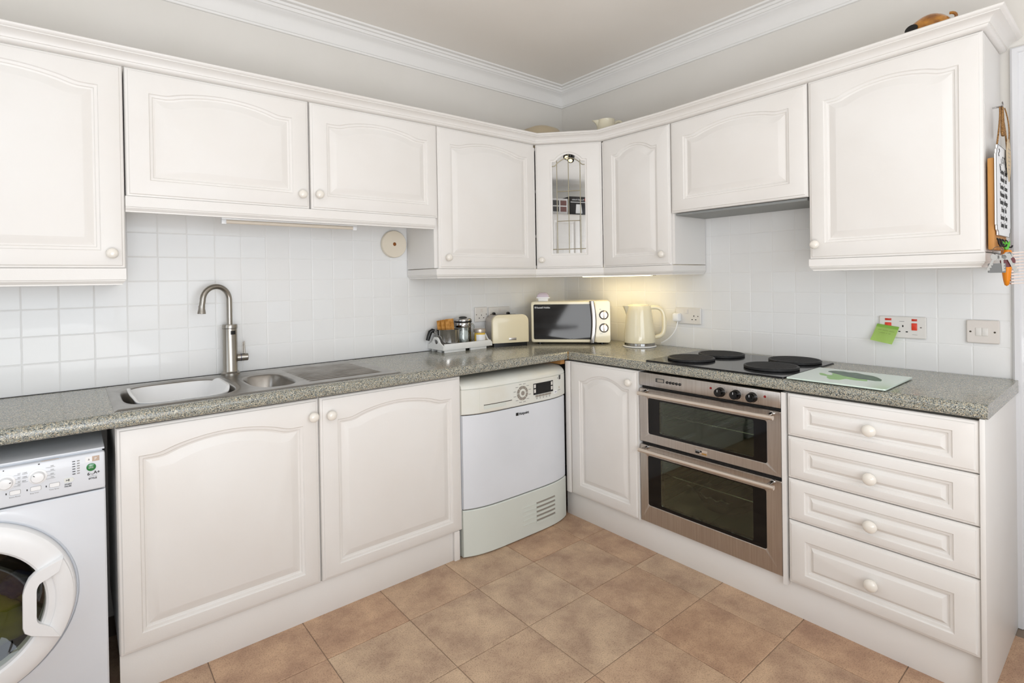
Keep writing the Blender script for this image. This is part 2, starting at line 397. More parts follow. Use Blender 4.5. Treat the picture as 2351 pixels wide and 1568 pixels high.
# door opening architrave at the far right, with the white door shut behind it
bm = BM()
arch = [(0, 0), (0, .016), (.006, .021), (.02, .021), (.024, .016), (.05, .014), (.056, .018), (.072, .022), (.08, .022), (.084, .016), (.084, 0)]
y0, y1, zt = -2.3135, -3.24, 2.146
def arch_leg(path):
    rings = []
    for (y, z, my, mz) in path:
        rings.append([(-h, y + my * o_, z + mz * o_) for o_, h in arch])
    loft(bm, rings)
arch_leg([(y0, 0, -1, 0), (y0, zt, -1, -1), (y1, zt, 1, -1), (y1, 0, 1, 0)])
struct(obj('trim_2', bm, 'trimw', None, 25))
dr = struct(bpy.data.objects.new('door_1', None)); COL.objects.link(dr)
bxo('door_leaf', 'trimw', dr, -.006, -.001, y1 + .08, y0 - .08, .005, zt - .08, .001)
bm = BM(); lathe(bm, [(.024, 0), (.024, .006), (.01, .01), (.01, .035), (.024, .045), (.024, .058), (.0, .064)], (-.006, y1 + .15, 1.0), (-1, 0, 0), 20)
obj('door_knob', bm, 'chrome', dr)

# wall tiles, one by one
TS, ZT0 = .1014, 1.3385
tms = []
for k in range(5):
    me = tile_mesh('wall_tile', .1066, .1004, .0045, .0013, .0005); me.materials.append(M['tile']); tms.append(me)
low = []
for k in range(3):
    me = tile_mesh('wall_tile', .1066, .1143, .0045, .0013, .0005); me.materials.append(M['tile']); low.append(me)
def lay(wall, u0, u1, z1, parent):
    n = 0
    x0 = -.4688 + 4 * .10815 if wall == 'B' else -2.5465 - 8 * .10755
    pw = .10815 if wall == 'B' else .10755
    k = 0
    while True:
        u = (x0 + k * pw) if wall == 'A' else (.0362 + k * pw - pw)
        k += 1
        if u > u1: break
        if u + pw < u0: continue
        for rz in range(-4, 5):
            z = ZT0 + rz * TS
            if z + TS > z1: break
            me = random.choice(tms)
            if rz == -4: me = random.choice(low); z -= .0145
            o = bpy.data.objects.new('wall_tile', me); COL.objects.link(o); o.parent = parent
            jr = random.uniform(-.35, .35)
            if wall == 'A':
                o.matrix_local = Matrix.Translation((u + .0009, -.0002, z + .0009)) @ Matrix.Rotation(radians(90), 4, 'X') @ Matrix.Rotation(radians(jr), 4, 'Z') @ Matrix.Rotation(radians(random.uniform(-.5, .5)), 4, 'X')
            else:
                o.matrix_local = Matrix.Translation((-.0002, -u - .0009, z + .0009)) @ Matrix.Rotation(RB, 4, 'Z') @ Matrix.Rotation(radians(90), 4, 'X') @ Matrix.Rotation(radians(jr), 4, 'Z') @ Matrix.Rotation(radians(random.uniform(-.5, .5)), 4, 'X')
            n += 1
    return n
WA, WBk = bpy.data.objects['wall_back'], bpy.data.objects['wall_right']
lay('A', -3.20, -.11, 1.68, WA)
lay('B', 0, 2.20, 1.70, WBk)
g = box(BM(), XW, -.0, -.0038, -.0005, .90, 1.66); obj('grout', g, 'grout', WA)
g = box(BM(), -.0038, -.0005, -2.3125, 0, .90, 1.70); obj('grout', g, 'grout', WBk)

# ------------------------------------------------------------------ cabinet parts
def gcurve(t):
    u = abs(2 * t - 1)
    if u >= .84: return 0.0
    if u <= .60: return 1 - (u / .80) ** 2 * .98
    v0 = 1 - (.60 / .80) ** 2 * .98; s0 = -2 * .60 / .64 * .98; h = .24; q = (u - .60) / h
    return v0 * (2 * q ** 3 - 3 * q ** 2 + 1) + s0 * h * (q ** 3 - 2 * q ** 2 + q)
NT, NS = 36, 4
def ring_rect(x0, x1, z0, z1, y):
    r = [(x0 + (x1 - x0) * i / NS, y, z0) for i in range(NS)]
    r += [(x1, y, z0 + (z1 - z0) * i / NS) for i in range(NS)]
    r += [(x1 + (x0 - x1) * i / NT, y, z1) for i in range(NT)]
    r += [(x0, y, z1 + (z0 - z1) * i / NS) for i in range(NS)]
    return r
def ring_arch(x0, x1, z0, zs, rise, i_, y):
    a, b_, c = x0 + i_, x1 - i_, z0 + i_
    r = [(a + (b_ - a) * k / NS, y, c) for k in range(NS)]
    r += [(b_, y, c + (zs - i_ - c) * k / NS) for k in range(NS)]
    r += [(b_ + (a - b_) * k / NT, y, zs - i_ + rise * gcurve(k / NT)) for k in range(NT)]
    r += [(a, y, zs - i_ + (c - zs + i_) * k / NS) for k in range(NS)]
    return r
def door(name, parent, x0, x1, z0, z1, yb, fr=(.072, .070, .062, .084), rise=.033, bev=.044, opening=False, slope=None, material='cab'):
    # yb: back plane; front plane yb-.022; fr: left, right, bottom, shoulder margin
    t = .022; yf = yb - t
    px0, px1, pz0, zs = x0 + fr[0], x1 - fr[1], z0 + fr[2], z1 - fr[3]
    R = [ring_rect(x0 + .012, x1 - .012, z0 + .012, z1 - .012, yb), ring_rect(x0, x1, z0, z1, yb), ring_rect(x0, x1, z0, z1, yf + .010), ring_rect(x0 + .003, x1 - .003, z0 + .003, z1 - .003, yf + .006),
         ring_rect(x0 + .0085, x1 - .0085, z0 + .0085, z1 - .0085, yf + .0045), ring_rect(x0 + .0105, x1 - .0105, z0 + .0105, z1 - .0105, yf + .001),
         ring_rect(x0 + .013, x1 - .013, z0 + .013, z1 - .013, yf)]
    A = lambda i_, d: ring_arch(px0, px1, pz0, zs, rise, i_, yf + d)
    R += [A(0, 0), A(.003, .0045), A(.011, .0060), A(.0135, .0105), A(.019, .0120)]
    if opening:
        R = R[1:-2] + [A(.012, .0075), A(.012, t)]; bm = BM(); loft(bm, R + [R[0]], False, False)
    else:
        R += [A(bev, .0018), A(bev + .003, .0012)]; bm = BM(); loft(bm, R, True, True)
    if slope:
        s0, s1 = slope; H = z1 - z0
        for v_ in bm.verts:
            k = s0 + (s1 - s0) * (v_.co.x - x0) / (x1 - x0); v_.co.z += k * (v_.co.z - z0) / H
    bmesh.ops.remove_doubles(bm, verts=bm.verts, dist=1e-6)
    return obj(name, bm, material, parent, 24)
def knob(parent, x, z, y, r=.0185):
    bm = BM(); s = r / .0185
    lathe(bm, [(.0095 * s, 0), (.0085 * s, .004 * s), (.0085 * s, .009 * s), (.012 * s, .012 * s), (.0172 * s, .016 * s), (.0185 * s, .021 * s), (.0172 * s, .0265 * s), (.012 * s, .031 * s), (.005 * s, .0328 * s), (0, .033 * s)], (x, y, z), (0, -1, 0), 24)
    return obj('knob', bm, 'knob', parent, 60)
YA, XB = .3142, .3256
def wall_cab(label, run, u0, u1, zb, zt0, zt1, kn=None, side=(0, 0), fr=None, rise=.033, name='wall_cabinet'):
    loc = (u0, 0, zb) if run == 'A' else wb(u0, 0, zb)
    t = thing(name, label, 'cabinet', loc, 0 if run == 'A' else RB, 'kitchen wall cabinets')
    D = YA if run == 'A' else XB; wd = u1 - u0; yb = -(D - .022)
    h = max(zt0, zt1) - zb
    bxo('carcass', 'carc', t, side[0] + .0005, wd + side[1] - .0005, yb + .0012, -.009, .004, h - .004)
    d = door('door', t, .0015, wd - .0015, 0, zt0 - zb, yb, fr or (.072, .070, .062, .084), rise, slope=(0, zt1 - zt0))
    if kn: knob(d, kn[0] - u0, kn[1] - zb, -D + .0005)
    return t
wall_cab('tall white wall cabinet at left edge with lowest bottom rail', 'A', -3.235, -2.5675, 1.3848, 2.1115, 2.1125, (-2.6085, 1.4365))
wall_cab('short wide white wall cabinet over the sink bowls, knob at its right', 'A', -2.5645, -1.9035, 1.6458, 2.1125, 2.1175, (-1.940, 1.7055))
wall_cab('short white wall cabinet left of the paper roll disc, knob at its left', 'A', -1.8995, -1.2435, 1.6458, 2.1175, 2.1245, (-1.8665, 1.7105), fr=(.072, .058, .062, .084))
wall_cab('full height white wall cabinet left of the leaded glass one', 'A', -1.2425, -.5622, 1.3848, 2.1245, 2.1275, (-1.1935, 1.4425), side=(-.018, 0), fr=(.074, .060, .064, .084))
wall_cab('narrow white wall cabinet right of the leaded glass one', 'B', .6315, 1.0760, 1.3848, 2.117, 2.1135, (1.0325, 1.4415), side=(0, .012), fr=(.068, .074, .054, .094), rise=.040)
hd = wall_cab('short white cooker hood cabinet above the hob', 'B', 1.0800, 1.7325, 1.6500, 2.1135, 2.1255, None)
bm = BM(); box(bm, .015, .64, -.295, -.02, -.012, -.001); obj('hood_grille', bm, 'hood', hd)
wall_cab('large white wall cabinet at right end beside the door frame', 'B', 1.7350, 2.2857, 1.3868, 2.1260, 2.1390, (1.7635, 1.446), fr=(.058, .062, .064, .094))

# corner cabinet with leaded glass
P0, P1 = Vector((-.5622, -.3142)), Vector((-.3256, -.6315)); dv = P1 - P0; wd = dv.length; ang = atan2(dv.y, dv.x)
cc = thing('corner_cabinet', 'diagonal corner wall cabinet with arched leaded glass door', 'cabinet', (P0.x, P0.y, 1.3848), ang, 'kitchen wall cabinets')
hz = .739
d = door('door', cc, .0025, wd - .0025, 0, .742, .022, (.0885, .0855, .078, .097), .045, opening=True, slope=(0, -.009))
knob(d, .038, .051, .0005, .0175)
gl = ring_arch(.006 + .085, wd - .006 - .082, .078, hz - .004 - .090, .045, .006, 0)
bm = BM(); loft(bm, [[(x, .010, z) for x, y, z in gl], [(x, .014, z) for x, y, z in gl]]); obj('glass_pane', bm, 'doorglass', d)
bm = BM(); gx0, gx1, gz0, gzs = .097, wd - .094, .084, hz - .100
def came(p, q, bm=bm): tube(bm, [(p[0], .0085, p[1]), (q[0], .0085, q[1])], .0024, 8)
ux = [gx0 + (gx1 - gx0) * f for f in (.165, .5, .835)]
for i, x in enumerate(ux): came((x, gz0), (x, gzs + .045 * gcurve((x - gx0) / (gx1 - gx0)) - .002))
came((gx0, gz0 + .030), (gx1, gz0 + .030)); came((ux[0], gz0 + .196), (ux[2], gz0 + .196)); came((ux[0], gz0 + .372), (ux[2], gz0 + .372))
tube(bm, [(gx0 + (gx1 - gx0) * k / 24, .0085, gzs - .032 + .045 * gcurve(k / 24)) for k in range(25)], .0024, 8)
obj('lead_strip', bm, 'lead', d)
# carcass of the corner unit: hollow, in world axes turned into the unit's frame
inv = Matrix.Rotation(-ang, 4, 'Z') @ Matrix.Translation((-P0.x, -P0.y, -1.3848))
def cpart(name, bm, material, angle=32):
    bm.transform(inv); return obj(name, bm, material, cc, angle)
bm = BM(); z0, z1 = 1.389, 2.112
foot = [(-.5605, -.009), (-.5605, -.2905), (-.546, -.292), (-.302, -.618), (-.302, -.6305), (-.009, -.6305), (-.009, -.009)]
prism(bm, foot, 'z', z0, z0 + .016); prism(bm, foot, 'z', z1 - .016, z1)
box(bm, -.5605, -.546, -.29, -.009, z0 + .016, z1 - .016); box(bm, -.302, -.009, -.6305, -.617, z0 + .016, z1 - .016)
box(bm, -.546, -.009, -.016, -.009, z0 + .016, z1 - .016); box(bm, -.016, -.009, -.617, -.016, z0 + .016, z1 - .016)
cpart('carcass', bm, 'carc')
for px_, py_ in ((-.5630, -.3020), (-.3130, -.6322)):
    bm = BM(); cyl(bm, (px_, py_, 1.386), (px_, py_, 2.110), .0075, 12); cpart('corner_post', bm, 'cab')
for z in (1.575, 1.845):
    bm = BM(); prism(bm, [(-.545, -.017), (-.545, -.27), (-.29, -.614), (-.017, -.614), (-.017, -.017)], 'z', z, z + .016); cpart('shelf', bm, 'carc')

# cornice round the top of the wall cabinets
raw = [(-.02, 0), (0, 0), (.010, .002), (.016, .008), (.018, .015), (.018, .019), (.022, .021), (.024, .032), (.030, .043), (.040, .052), (.050, .056), (.053, .057), (.053, .062),
       (.060, .066), (.065, .073), (.066, .080), (.063, .086), (.058, .088), (-.02, .088)]
corn = [(o_ * .92, z_ * .60) for o_, z_ in raw]
pth = [(-3.235, -YA, 2.1115), (-2.5664, -YA, 2.1125), (-1.90, -YA, 2.1175), (-1.233, -YA, 2.1245), (-.5622, -YA, 2.1275), (-.3256, -.6315, 2.1180), (-.3256, -1.0777, 2.1140), (-.3256, -1.7325, 2.1258), (-.3256, -2.2865, 2.1395), (-.003, -2.2865, 2.1395)]
tag(obj('cornice_moulding', sweep(BM(), pth, corn), 'cab', None, 40), 'white moulded cornice running along the tops of the wall cabinets', 'moulding')
# light rails below the cabinets
def rail(path, h, label, zb):
    pr = [(0, h), (0, .019), (-.0025, .017), (-.0025, .0145), (-.005, .011), (-.0085, .007), (-.011, .0045), (-.011, .0), (-.024, 0), (-.024, h)]
    return tag(obj('light_rail', sweep(BM(), [(x, y, zb) for x, y in path], pr), 'cab', None, 25), label, 'moulding', 'light rails under the wall cabinets')
rail([(-3.235, -YA), (-2.5685, -YA), (-2.5685, -.009)], .059, 'white light rail under the leftmost tall wall cabinet', 1.3250)
rail([(-2.5668, -YA), (-1.2620, -YA)], .056, 'long white light rail under the two short cabinets over the sink', 1.5893)
rail([(-1.2610, -.009), (-1.2610, -YA), (-.5622, -YA), (-.3256, -.6315), (-.3256, -1.0885), (-.009, -1.0885)], .049, 'white light rail wrapping under the corner cabinets above the microwave', 1.3352)
rail([(-.009, -1.7345), (-.3256, -1.7345), (-.3256, -2.2865), (-.009, -2.2865)], .0485, 'white light rail under the right-end wall cabinet', 1.3378)

# base run A: sink cabinet
YL, XL = .5708, .592
sc_ = thing('base_cabinet', 'wide white two-door base cabinet under the sink', 'cabinet', (-2.6225, 0, .1382), 0, 'kitchen base cabinets')
yb = -(YL - .022)
bm = BM(); box(bm, .0, .018, yb + .0012, -.009, 0, .728); box(bm, 1.292, 1.310, yb + .0012, -.009, 0, .728); box(bm, .018, 1.292, yb + .0012, -.009, 0, .018); box(bm, .018, 1.292, -.022, -.009, .018, .728)
box(bm, .018, 1.292, yb + .0012, yb + .02, .66, .728); box(bm, .636, .666, yb + .0012, yb + .02, .018, .66)
obj('carcass', bm, 'carc', sc_)
d = door('door', sc_, .0015, .6455, 0, .7287, yb, (.058, .060, .055, .098), .038, .046); knob(d, .6205, .6625, -YL + .0005, .0195)
d = door('door', sc_, .6520, 1.3240, 0, .7287, yb, (.070, .054, .050, .096), .038, .044); knob(d, .6915, .657, -YL + .0005, .0195)
tag(bxo('filler_post', 'cab', None, -1.343, -1.3135, -.565, -.535, 0, .1375, .002), 'short white filler post at right end of the left plinth', 'filler post')
tag(bxo('plinth', 'cab', None, -2.622, -1.3445, -.552, -.534, 0, .137, .001), 'white plinth under the sink cabinet', 'plinth', 'kickboards under the base cabinets')
# base run B
nb = thing('base_cabinet', 'narrow white single-door base cabinet between dryer and oven', 'cabinet', wb(.6055, 0, .1382), RB, 'kitchen base cabinets')
yb = -(XL - .022)
bxo('carcass', 'carc', nb, .002, .444, yb + .0012, -.009, .002, .727)
d = door('door', nb, .0, .4465, 0, .7287, yb, (.066, .048, .058, .098), .042, .040); knob(d, .4065, .668, -XL + .0005)
tag(obj('filler_post', box(BM(), -.594, -.545, -.602, -.571, .1382, .867, .003), 'cab'), 'tall white corner filler strip beside the tumble dryer', 'filler post')
tag(bxo('oven_panel', 'carc', None, -.590, -.012, -1.0575, -1.0535, .1382, .867), 'white panel edge left of the built-in oven', 'panel', 'oven side panels')
tag(bxo('oven_panel', 'carc', None, -.590, -.012, -1.7440, -1.7285, .120, .867), 'white panel edge right of the built-in oven', 'panel', 'oven side panels')
tag(bxo('plinth', 'cab', None, -.563, -.545, -2.308, -.545, 0, .137, .001), 'long white plinth under the oven and drawers', 'plinth', 'kickboards under the base cabinets')
du = thing('drawer_unit', 'white base unit with four panelled drawers at right end', 'drawers', wb(1.7455, 0, .1382), RB)
bxo('carcass', 'carc', du, .002, .560, yb + .0012, -.009, .002, .727)
for z0, z1, fz, kz in ((.567, .7287, (.034, .040), .784), (.4045, .5635, (.034, .038), .6177), (.2435, .401, (.034, .038), .4543), (.0, .240, (.046, .064), .2521)):
    d = door('drawer', du, .0045, .5615, z0, z1, yb, (.058, .062, fz[0], fz[1]), 0.0, .030)
    knob(d, .2815, kz - .1382, -XL + .0005, .0215)
tag(bxo('end_panel', 'cab', None, -.592, -.012, -2.3215, -2.3085, 0, .8745, .001), 'white end panel closing the drawer run beside the door frame', 'panel')
tag(bxo('worktop_batten', 'rawwood', None, -.628, -.596, -.57, -.012, .8495, .8745), 'raw wood batten under the worktop above the dryer at the corner', 'batten')

# ------------------------------------------------------------------ worktop, sink, tap
ZK, ZKB, YC, XC = .920, .875, .598, .5967
nose = []
for a in range(0, 91, 15): nose.append((-.020 + .020 * sin(radians(a)), ZK - .020 + .020 * cos(radians(a))))
for a in range(0, 91, 18): nose.append((-.012 + .012 * cos(radians(a)), ZKB + .012 - .012 * sin(radians(a))))
def wprof(back): return [(-back, ZK)] + nose + [(-back, ZKB)]
bm = BM()
SXL, SXR, SYF, SYB = -2.600, -1.640, -.520, -.070
sweep(bm, [(-3.6, -YC, 0), (SXL, -YC, 0)], wprof(YC - .009))
sweep(bm, [(SXL, -YC, 0), (SXR, -YC, 0)], wprof(YC + SYF))
box(bm, SXL, SXR, SYB, -.009, ZKB, ZK)
sweep(bm, [(SXR, -YC, 0), (-XC, -YC, 0), (-XC, -2.3285, 0)], wprof(XC - .009))
wt = tag(obj('worktop', bm, 'worktop', None, 50), 'L-shaped grey-green speckled laminate worktop', 'worktop')
o = obj('joint_strip', box(BM(), -.5985, -.594, -.6005, -.596, .876, .9206), 'gold', wt)
bm = BM(); tube(bm, [(-3.2, -.0105, .9205)] + [(-3.2 + .16 * k, -.0105 - random.uniform(0, .001), .9205) for k in range(1, 14)], .0022, 6); obj('sealant', bm, 'dgrey', wt)

sk = thing('kitchen_sink', 'stainless steel sink with two bowls and ribbed drainer', 'sink', (-2.112, -.298, ZK))
def sstep(a, b_, x):
    t = max(0, min(1, (x - a) / (b_ - a))); return t * t * (3 - 2 * t)
def sel(x, y, cx_, cy_, a, b_, n): return (abs((x - cx_) / a) ** n + abs((y - cy_) / b_) ** n) ** (1 / n)
SX0, SX1, SY0, SY1 = -2.624, -1.600, -.560, -.036
def sink_z(x, y):
    z = .0045
    e = min(x - SX0, SX1 - x, y - SY0, SY1 - y)
    if e < .012: z = .0008 + .0037 * sstep(0, .012, e)
    s = sel(x, y, -2.412, -.302, .180, .208, 3.6); z -= .0035 * (1 - sstep(1.0, 1.10, s)); z -= .165 * (1 - sstep(.80, 1.0, s))
    s = sel(x, y, -2.095, -.330, .086, .165, 3.0); z -= .0025 * (1 - sstep(1.0, 1.15, s)); z -= .10 * (1 - sstep(.66, 1.0, s))
    xr = (x + 1.99) / .33; yr = (y + .505) / .385
    if -.1 < xr < 1.1 and -.1 < yr < 1.1:
        kx = sstep(0, .05, xr) * (1 - sstep(.95, 1, xr)); ky = sstep(0, .04, yr) * (1 - sstep(.96, 1, yr))
        z -= kx * ky * (.0045 - .0065 * (.5 + .5 * cos(2 * pi * yr * 11)) ** .8)
    return z
bm = BM(); nx, ny = 330, 220; G = []
for i in range(nx + 1):
    x = SX0 + (SX1 - SX0) * i / nx; G.append([])
    for j in range(ny + 1):
        y = SY0 + (SY1 - SY0) * j / ny; G[-1].append(bm.verts.new((x + 2.112, y + .298, sink_z(x, y))))
for i in range(nx):
    for j in range(ny): bm.faces.new((G[i][j], G[i + 1][j], G[i + 1][j + 1], G[i][j + 1]))
obj('basin', bm, 'sink', sk, 180)
bm = BM(); lathe(bm, [(.04, 0), (.04, .003), (.03, .004), (.02, .002), (0, .002)], (-.30, -.004, -.160), (0, 0, 1), 24); obj('waste', bm, 'chrome', sk)

tp = thing('mixer_tap', 'tall brushed steel gooseneck mixer tap with side lever', 'tap', (-2.181, -.062, ZK + .0045))
bm = BM(); lathe(bm, [(.038, 0), (.038, .006), (.034, .010), (.031, .012), (.0295, .016), (.0295, .202), (.031, .204), (.031, .214), (.0295, .2195), (.0, .2195)], n=40); obj('body', bm, 'tap', tp)
bm = BM(); lathe(bm, [(.0302, 0), (.0302, .002)], (0, 0, .2015), n=40); obj('ring_groove', bm, 'dgrey', tp)
R_ = .060; dx, dy = -.93, -.37
pts = [(0, 0, .215), (0, 0, .262), (0, 0, .30)] + [(dx * R_ * (1 - cos(a)), dy * R_ * (1 - cos(a)), .328 + R_ * sin(a)) for a in [pi * k / 18 for k in range(0, 19)]]
e = pts[-1]; pts += [(e[0] + dx * .004, e[1] + dy * .004, .305)]
bm = BM(); tube(bm, pts, .0115, 18); obj('spout', bm, 'tap', tp, 60)
e = pts[-1]
bm = BM(); lathe(bm, [(.0125, 0), (.0125, -.012), (.0150, -.024), (.0165, -.034), (.012, -.035), (0, -.033)], (e[0], e[1], e[2] + .003), (-dx * .05, -dy * .05, 1), 24); obj('nozzle', bm, 'tap', tp)
bm = BM(); cyl(bm, (.026, 0, .070), (.072, -.004, .070), .0165, 28, .002); obj('valve', bm, 'tap', tp)
bm = BM(); cyl(bm, (.042, -.0013, .070), (.044, -.0015, .070), .0168, 28); obj('valve_ring', bm, 'bluecloth', tp)
bm = BM(); cyl(bm, (.058, -.003, .084), (.057, -.002, .140), .0032, 12); cyl(bm, (.051, -.003, .084), (.052, -.002, .138), .0022, 12); obj('lever', bm, 'tap', tp)
bm = BM(); k = [(.0298 * sin(a), -.0298 * cos(a)) for a in [radians(q) for q in range(-6, 37, 6)]]
prism(bm, k + [(x * .97, y * .97) for x, y in reversed(k)], 'z', .176, .192); obj('display', bm, 'black', tp)
mt = Matrix.Translation((.012, -.0285, .075)) @ Matrix.Rotation(radians(22), 4, 'Z') @ Matrix.Rotation(radians(90), 4, 'X') @ Matrix.Rotation(radians(90), 4, 'Z')

# white washing-up bowl sitting in the large sink bowl
wb_ = thing('washing_up_bowl', 'white plastic washing-up bowl sitting inside the large sink bowl', 'bowl', (-2.412, -.302, ZK - .150))
def sring(a, b_, z, n=4.0, k=56, lug=0):
    out = []
    for i in range(k):
        t = 2 * pi * i / k; c, s = cos(t), sin(t)
        x = a * abs(c) ** (2 / n) * (1 if c >= 0 else -1); y = b_ * abs(s) ** (2 / n) * (1 if s >= 0 else -1)
        out.append((x, y, z + lug * sstep(.80, .99, abs(c))))
    return out
bm = BM()
loft(bm, [sring(.10, .125, .006), sring(.112, .140, .010), sring(.142, .172, .130, lug=.012), sring(.158, .186, .146, lug=.016), sring(.158, .186, .150, lug=.016), sring(.150, .178, .150, lug=.016), sring(.136, .166, .132, lug=.010), sring(.106, .134, .016), sring(.09, .115, .012)])
obj('tub', bm, 'white', wb_, 50)

# ------------------------------------------------------------------ hob and covers
hb = thing('electric_hob', 'black glass electric hob set in the worktop above the oven', 'hob', wb(1.085, 0, ZK), RB)
HX0, HX1, HF, HB = .018, .652, .585, .075
bm = BM(); prism(bm, rrect(HX0, HX1, -HF, -HB, .006), 'z', .0004, .006); obj('glass_top', bm, 'hobglass', hb)
bm = BM(); prism(bm, rrect(HX0 - .003, HX1 + .003, -HF - .003, -HB + .003, .008), 'z', .0002, .0035); obj('edge_trim', bm, 'black', hb)
for n_, (d_, u_) in (('front left', (.425, 1.245)), ('back left', (.205, 1.278)), ('front right', (.405, 1.610)), ('back right', (.165, 1.608))):
    t = thing('hob_cover', 'round black ridged hob plate cover, %s of the four' % n_, 'hob cover', wb(u_, d_, ZK + .0062), RB, 'hob plate covers')
    bm = BM(); lathe(bm, [(.104, 0), (.1075, .002), (.1075, .010), (.105, .0118), (.1, .0122), (0, .0122)], n=56); obj('lid', bm, 'blackmatt', t)
    bm = BM()
    for q in range(-9, 10):
        hh = sqrt(.098 ** 2 - (q * .010) ** 2); box(bm, -hh, hh, q * .010 - .0012, q * .010 + .0012, .0115, .0128)
    o = obj('ridges', bm, 'blackmatt', t); o['kind'] = 'stuff'
cb = thing('chopping_board', 'frosted glass chopping board with broccoli print beside the hob', 'chopping board', wb(1.748, .590, ZK), RB)
bm = BM(); prism(bm, rrect(0, .322, 0, .325, .006), 'z', .004, .009); obj('glass_sheet', bm, 'boardglass', cb)
for x, y in ((.02, .02), (.30, .02), (.02, .305), (.30, .305)):
    bm = BM(); lathe(bm, [(.007, 0.0003), (.008, .0038)], (x, y, 0), n=12); obj('foot', bm, 'dgrey', cb)
crown = [(.060, .215), (.075, .232), (.105, .236), (.125, .228), (.150, .236), (.180, .222), (.215, .214), (.240, .196), (.262, .172), (.268, .152), (.250, .146), (.225, .150), (.200, .148), (.170, .158), (.140, .166), (.110, .184), (.085, .196), (.066, .204)]
stalk = [(.085, .196), (.110, .184), (.140, .166), (.170, .158), (.200, .148), (.225, .150), (.235, .128), (.200, .122), (.165, .126), (.158, .100), (.128, .092), (.108, .112), (.100, .134), (.070, .142), (.052, .170), (.060, .176), (.092, .156), (.104, .162)]
crown = [(x, .15 + (y - .15) * 1.55) for x, y in crown]; stalk = [(x, .15 + (y - .15) * 1.45) for x, y in stalk]
bm = BM(); prism(bm, stalk, 'z', .0089, .0092); lab(obj('stalk_print', bm, 'brocl', cb), 'pale green broccoli stalk print')
bm = BM(); prism(bm, crown, 'z', .0089, .0094); lab(obj('crown_print', bm, 'broc', cb), 'dark green broccoli crown print')

# ------------------------------------------------------------------ built-in double oven
ov = thing('double_oven', 'stainless steel built-in double oven with black glass doors', 'oven', wb(1.0595, 0, .140), RB)
OW, YO = .668, -.585
def Z(z): return z - .140
bxo('chassis', 'black', ov, .004, OW - .004, -.50, -.03, Z(.512), Z(.529)); bxo('back_plate', 'black', ov, .004, OW - .004, -.56, -.03, Z(.786), Z(.864))
for x in (.001, OW - .006): bxo('side_frame', 'black', ov, x, x + .005, -.555, -.03, Z(.142), Z(.862))
bxo('cover_strip', 'black', ov, .006, OW - .006, -.566, -.50, Z(.509), Z(.532))
bxo('control_panel', 'steel', ov, .003, OW - .003, YO, -.558, Z(.8015), Z(.8645), .003)
cp = bpy.data.objects['control_panel']
def ovu(u): return u - 1.0595
bm = BM(); prism(bm, rrect(.096, .142, Z(.827), Z(.845), .003), 'y', YO - .0012, YO); obj('display', bm, 'dgrey', cp)
bm = BM(); prism(bm, rrect(.106, .138, Z(.830), Z(.842), .001), 'y', YO - .0018, YO - .001); obj('display_screen', bm, 'btn', cp)
for k in range(5):
    bm = BM(); lathe(bm, [(.0062, 0), (.0062, .003), (.004, .005), (0, .0053)], (.1580 + k * .0165, YO, Z(.8330)), (0, -1, 0), 16); obj('timer_button', bm, 'black', cp)
for u in (.3745, .6050):
    bm = BM(); lathe(bm, [(.0052, 0), (.0045, .0025), (0, .0035)], (u, YO, Z(.839)), (0, -1, 0), 16); obj('indicator_lamp', bm, 'redled', cp)
for u in (.4200, .4880, .5560):
    bm = BM(); lathe(bm, [(.0205, 0), (.0205, .005), (.0185, .007), (.0175, .027), (.0155, .030), (0, .0305)], (u, YO, Z(.829)), (0, -1, 0), 28); kb = obj('control_knob', bm, 'blackgloss', cp)
    bxo('pointer', 'wprint', cp, u - .0008, u + .0008, YO - .0312, YO - .030, Z(.829) + .004, Z(.829) + .013)
    for a in range(-120, 121, 40):
        bxo('dial_mark', 'dgrey', cp, u + .0265 * sin(radians(a)) - .0009, u + .0265 * sin(radians(a)) + .0009, YO - .0006, YO, Z(.829) + .0265 * cos(radians(a)) - .0009, Z(.829) + .0265 * cos(radians(a)) + .0009)
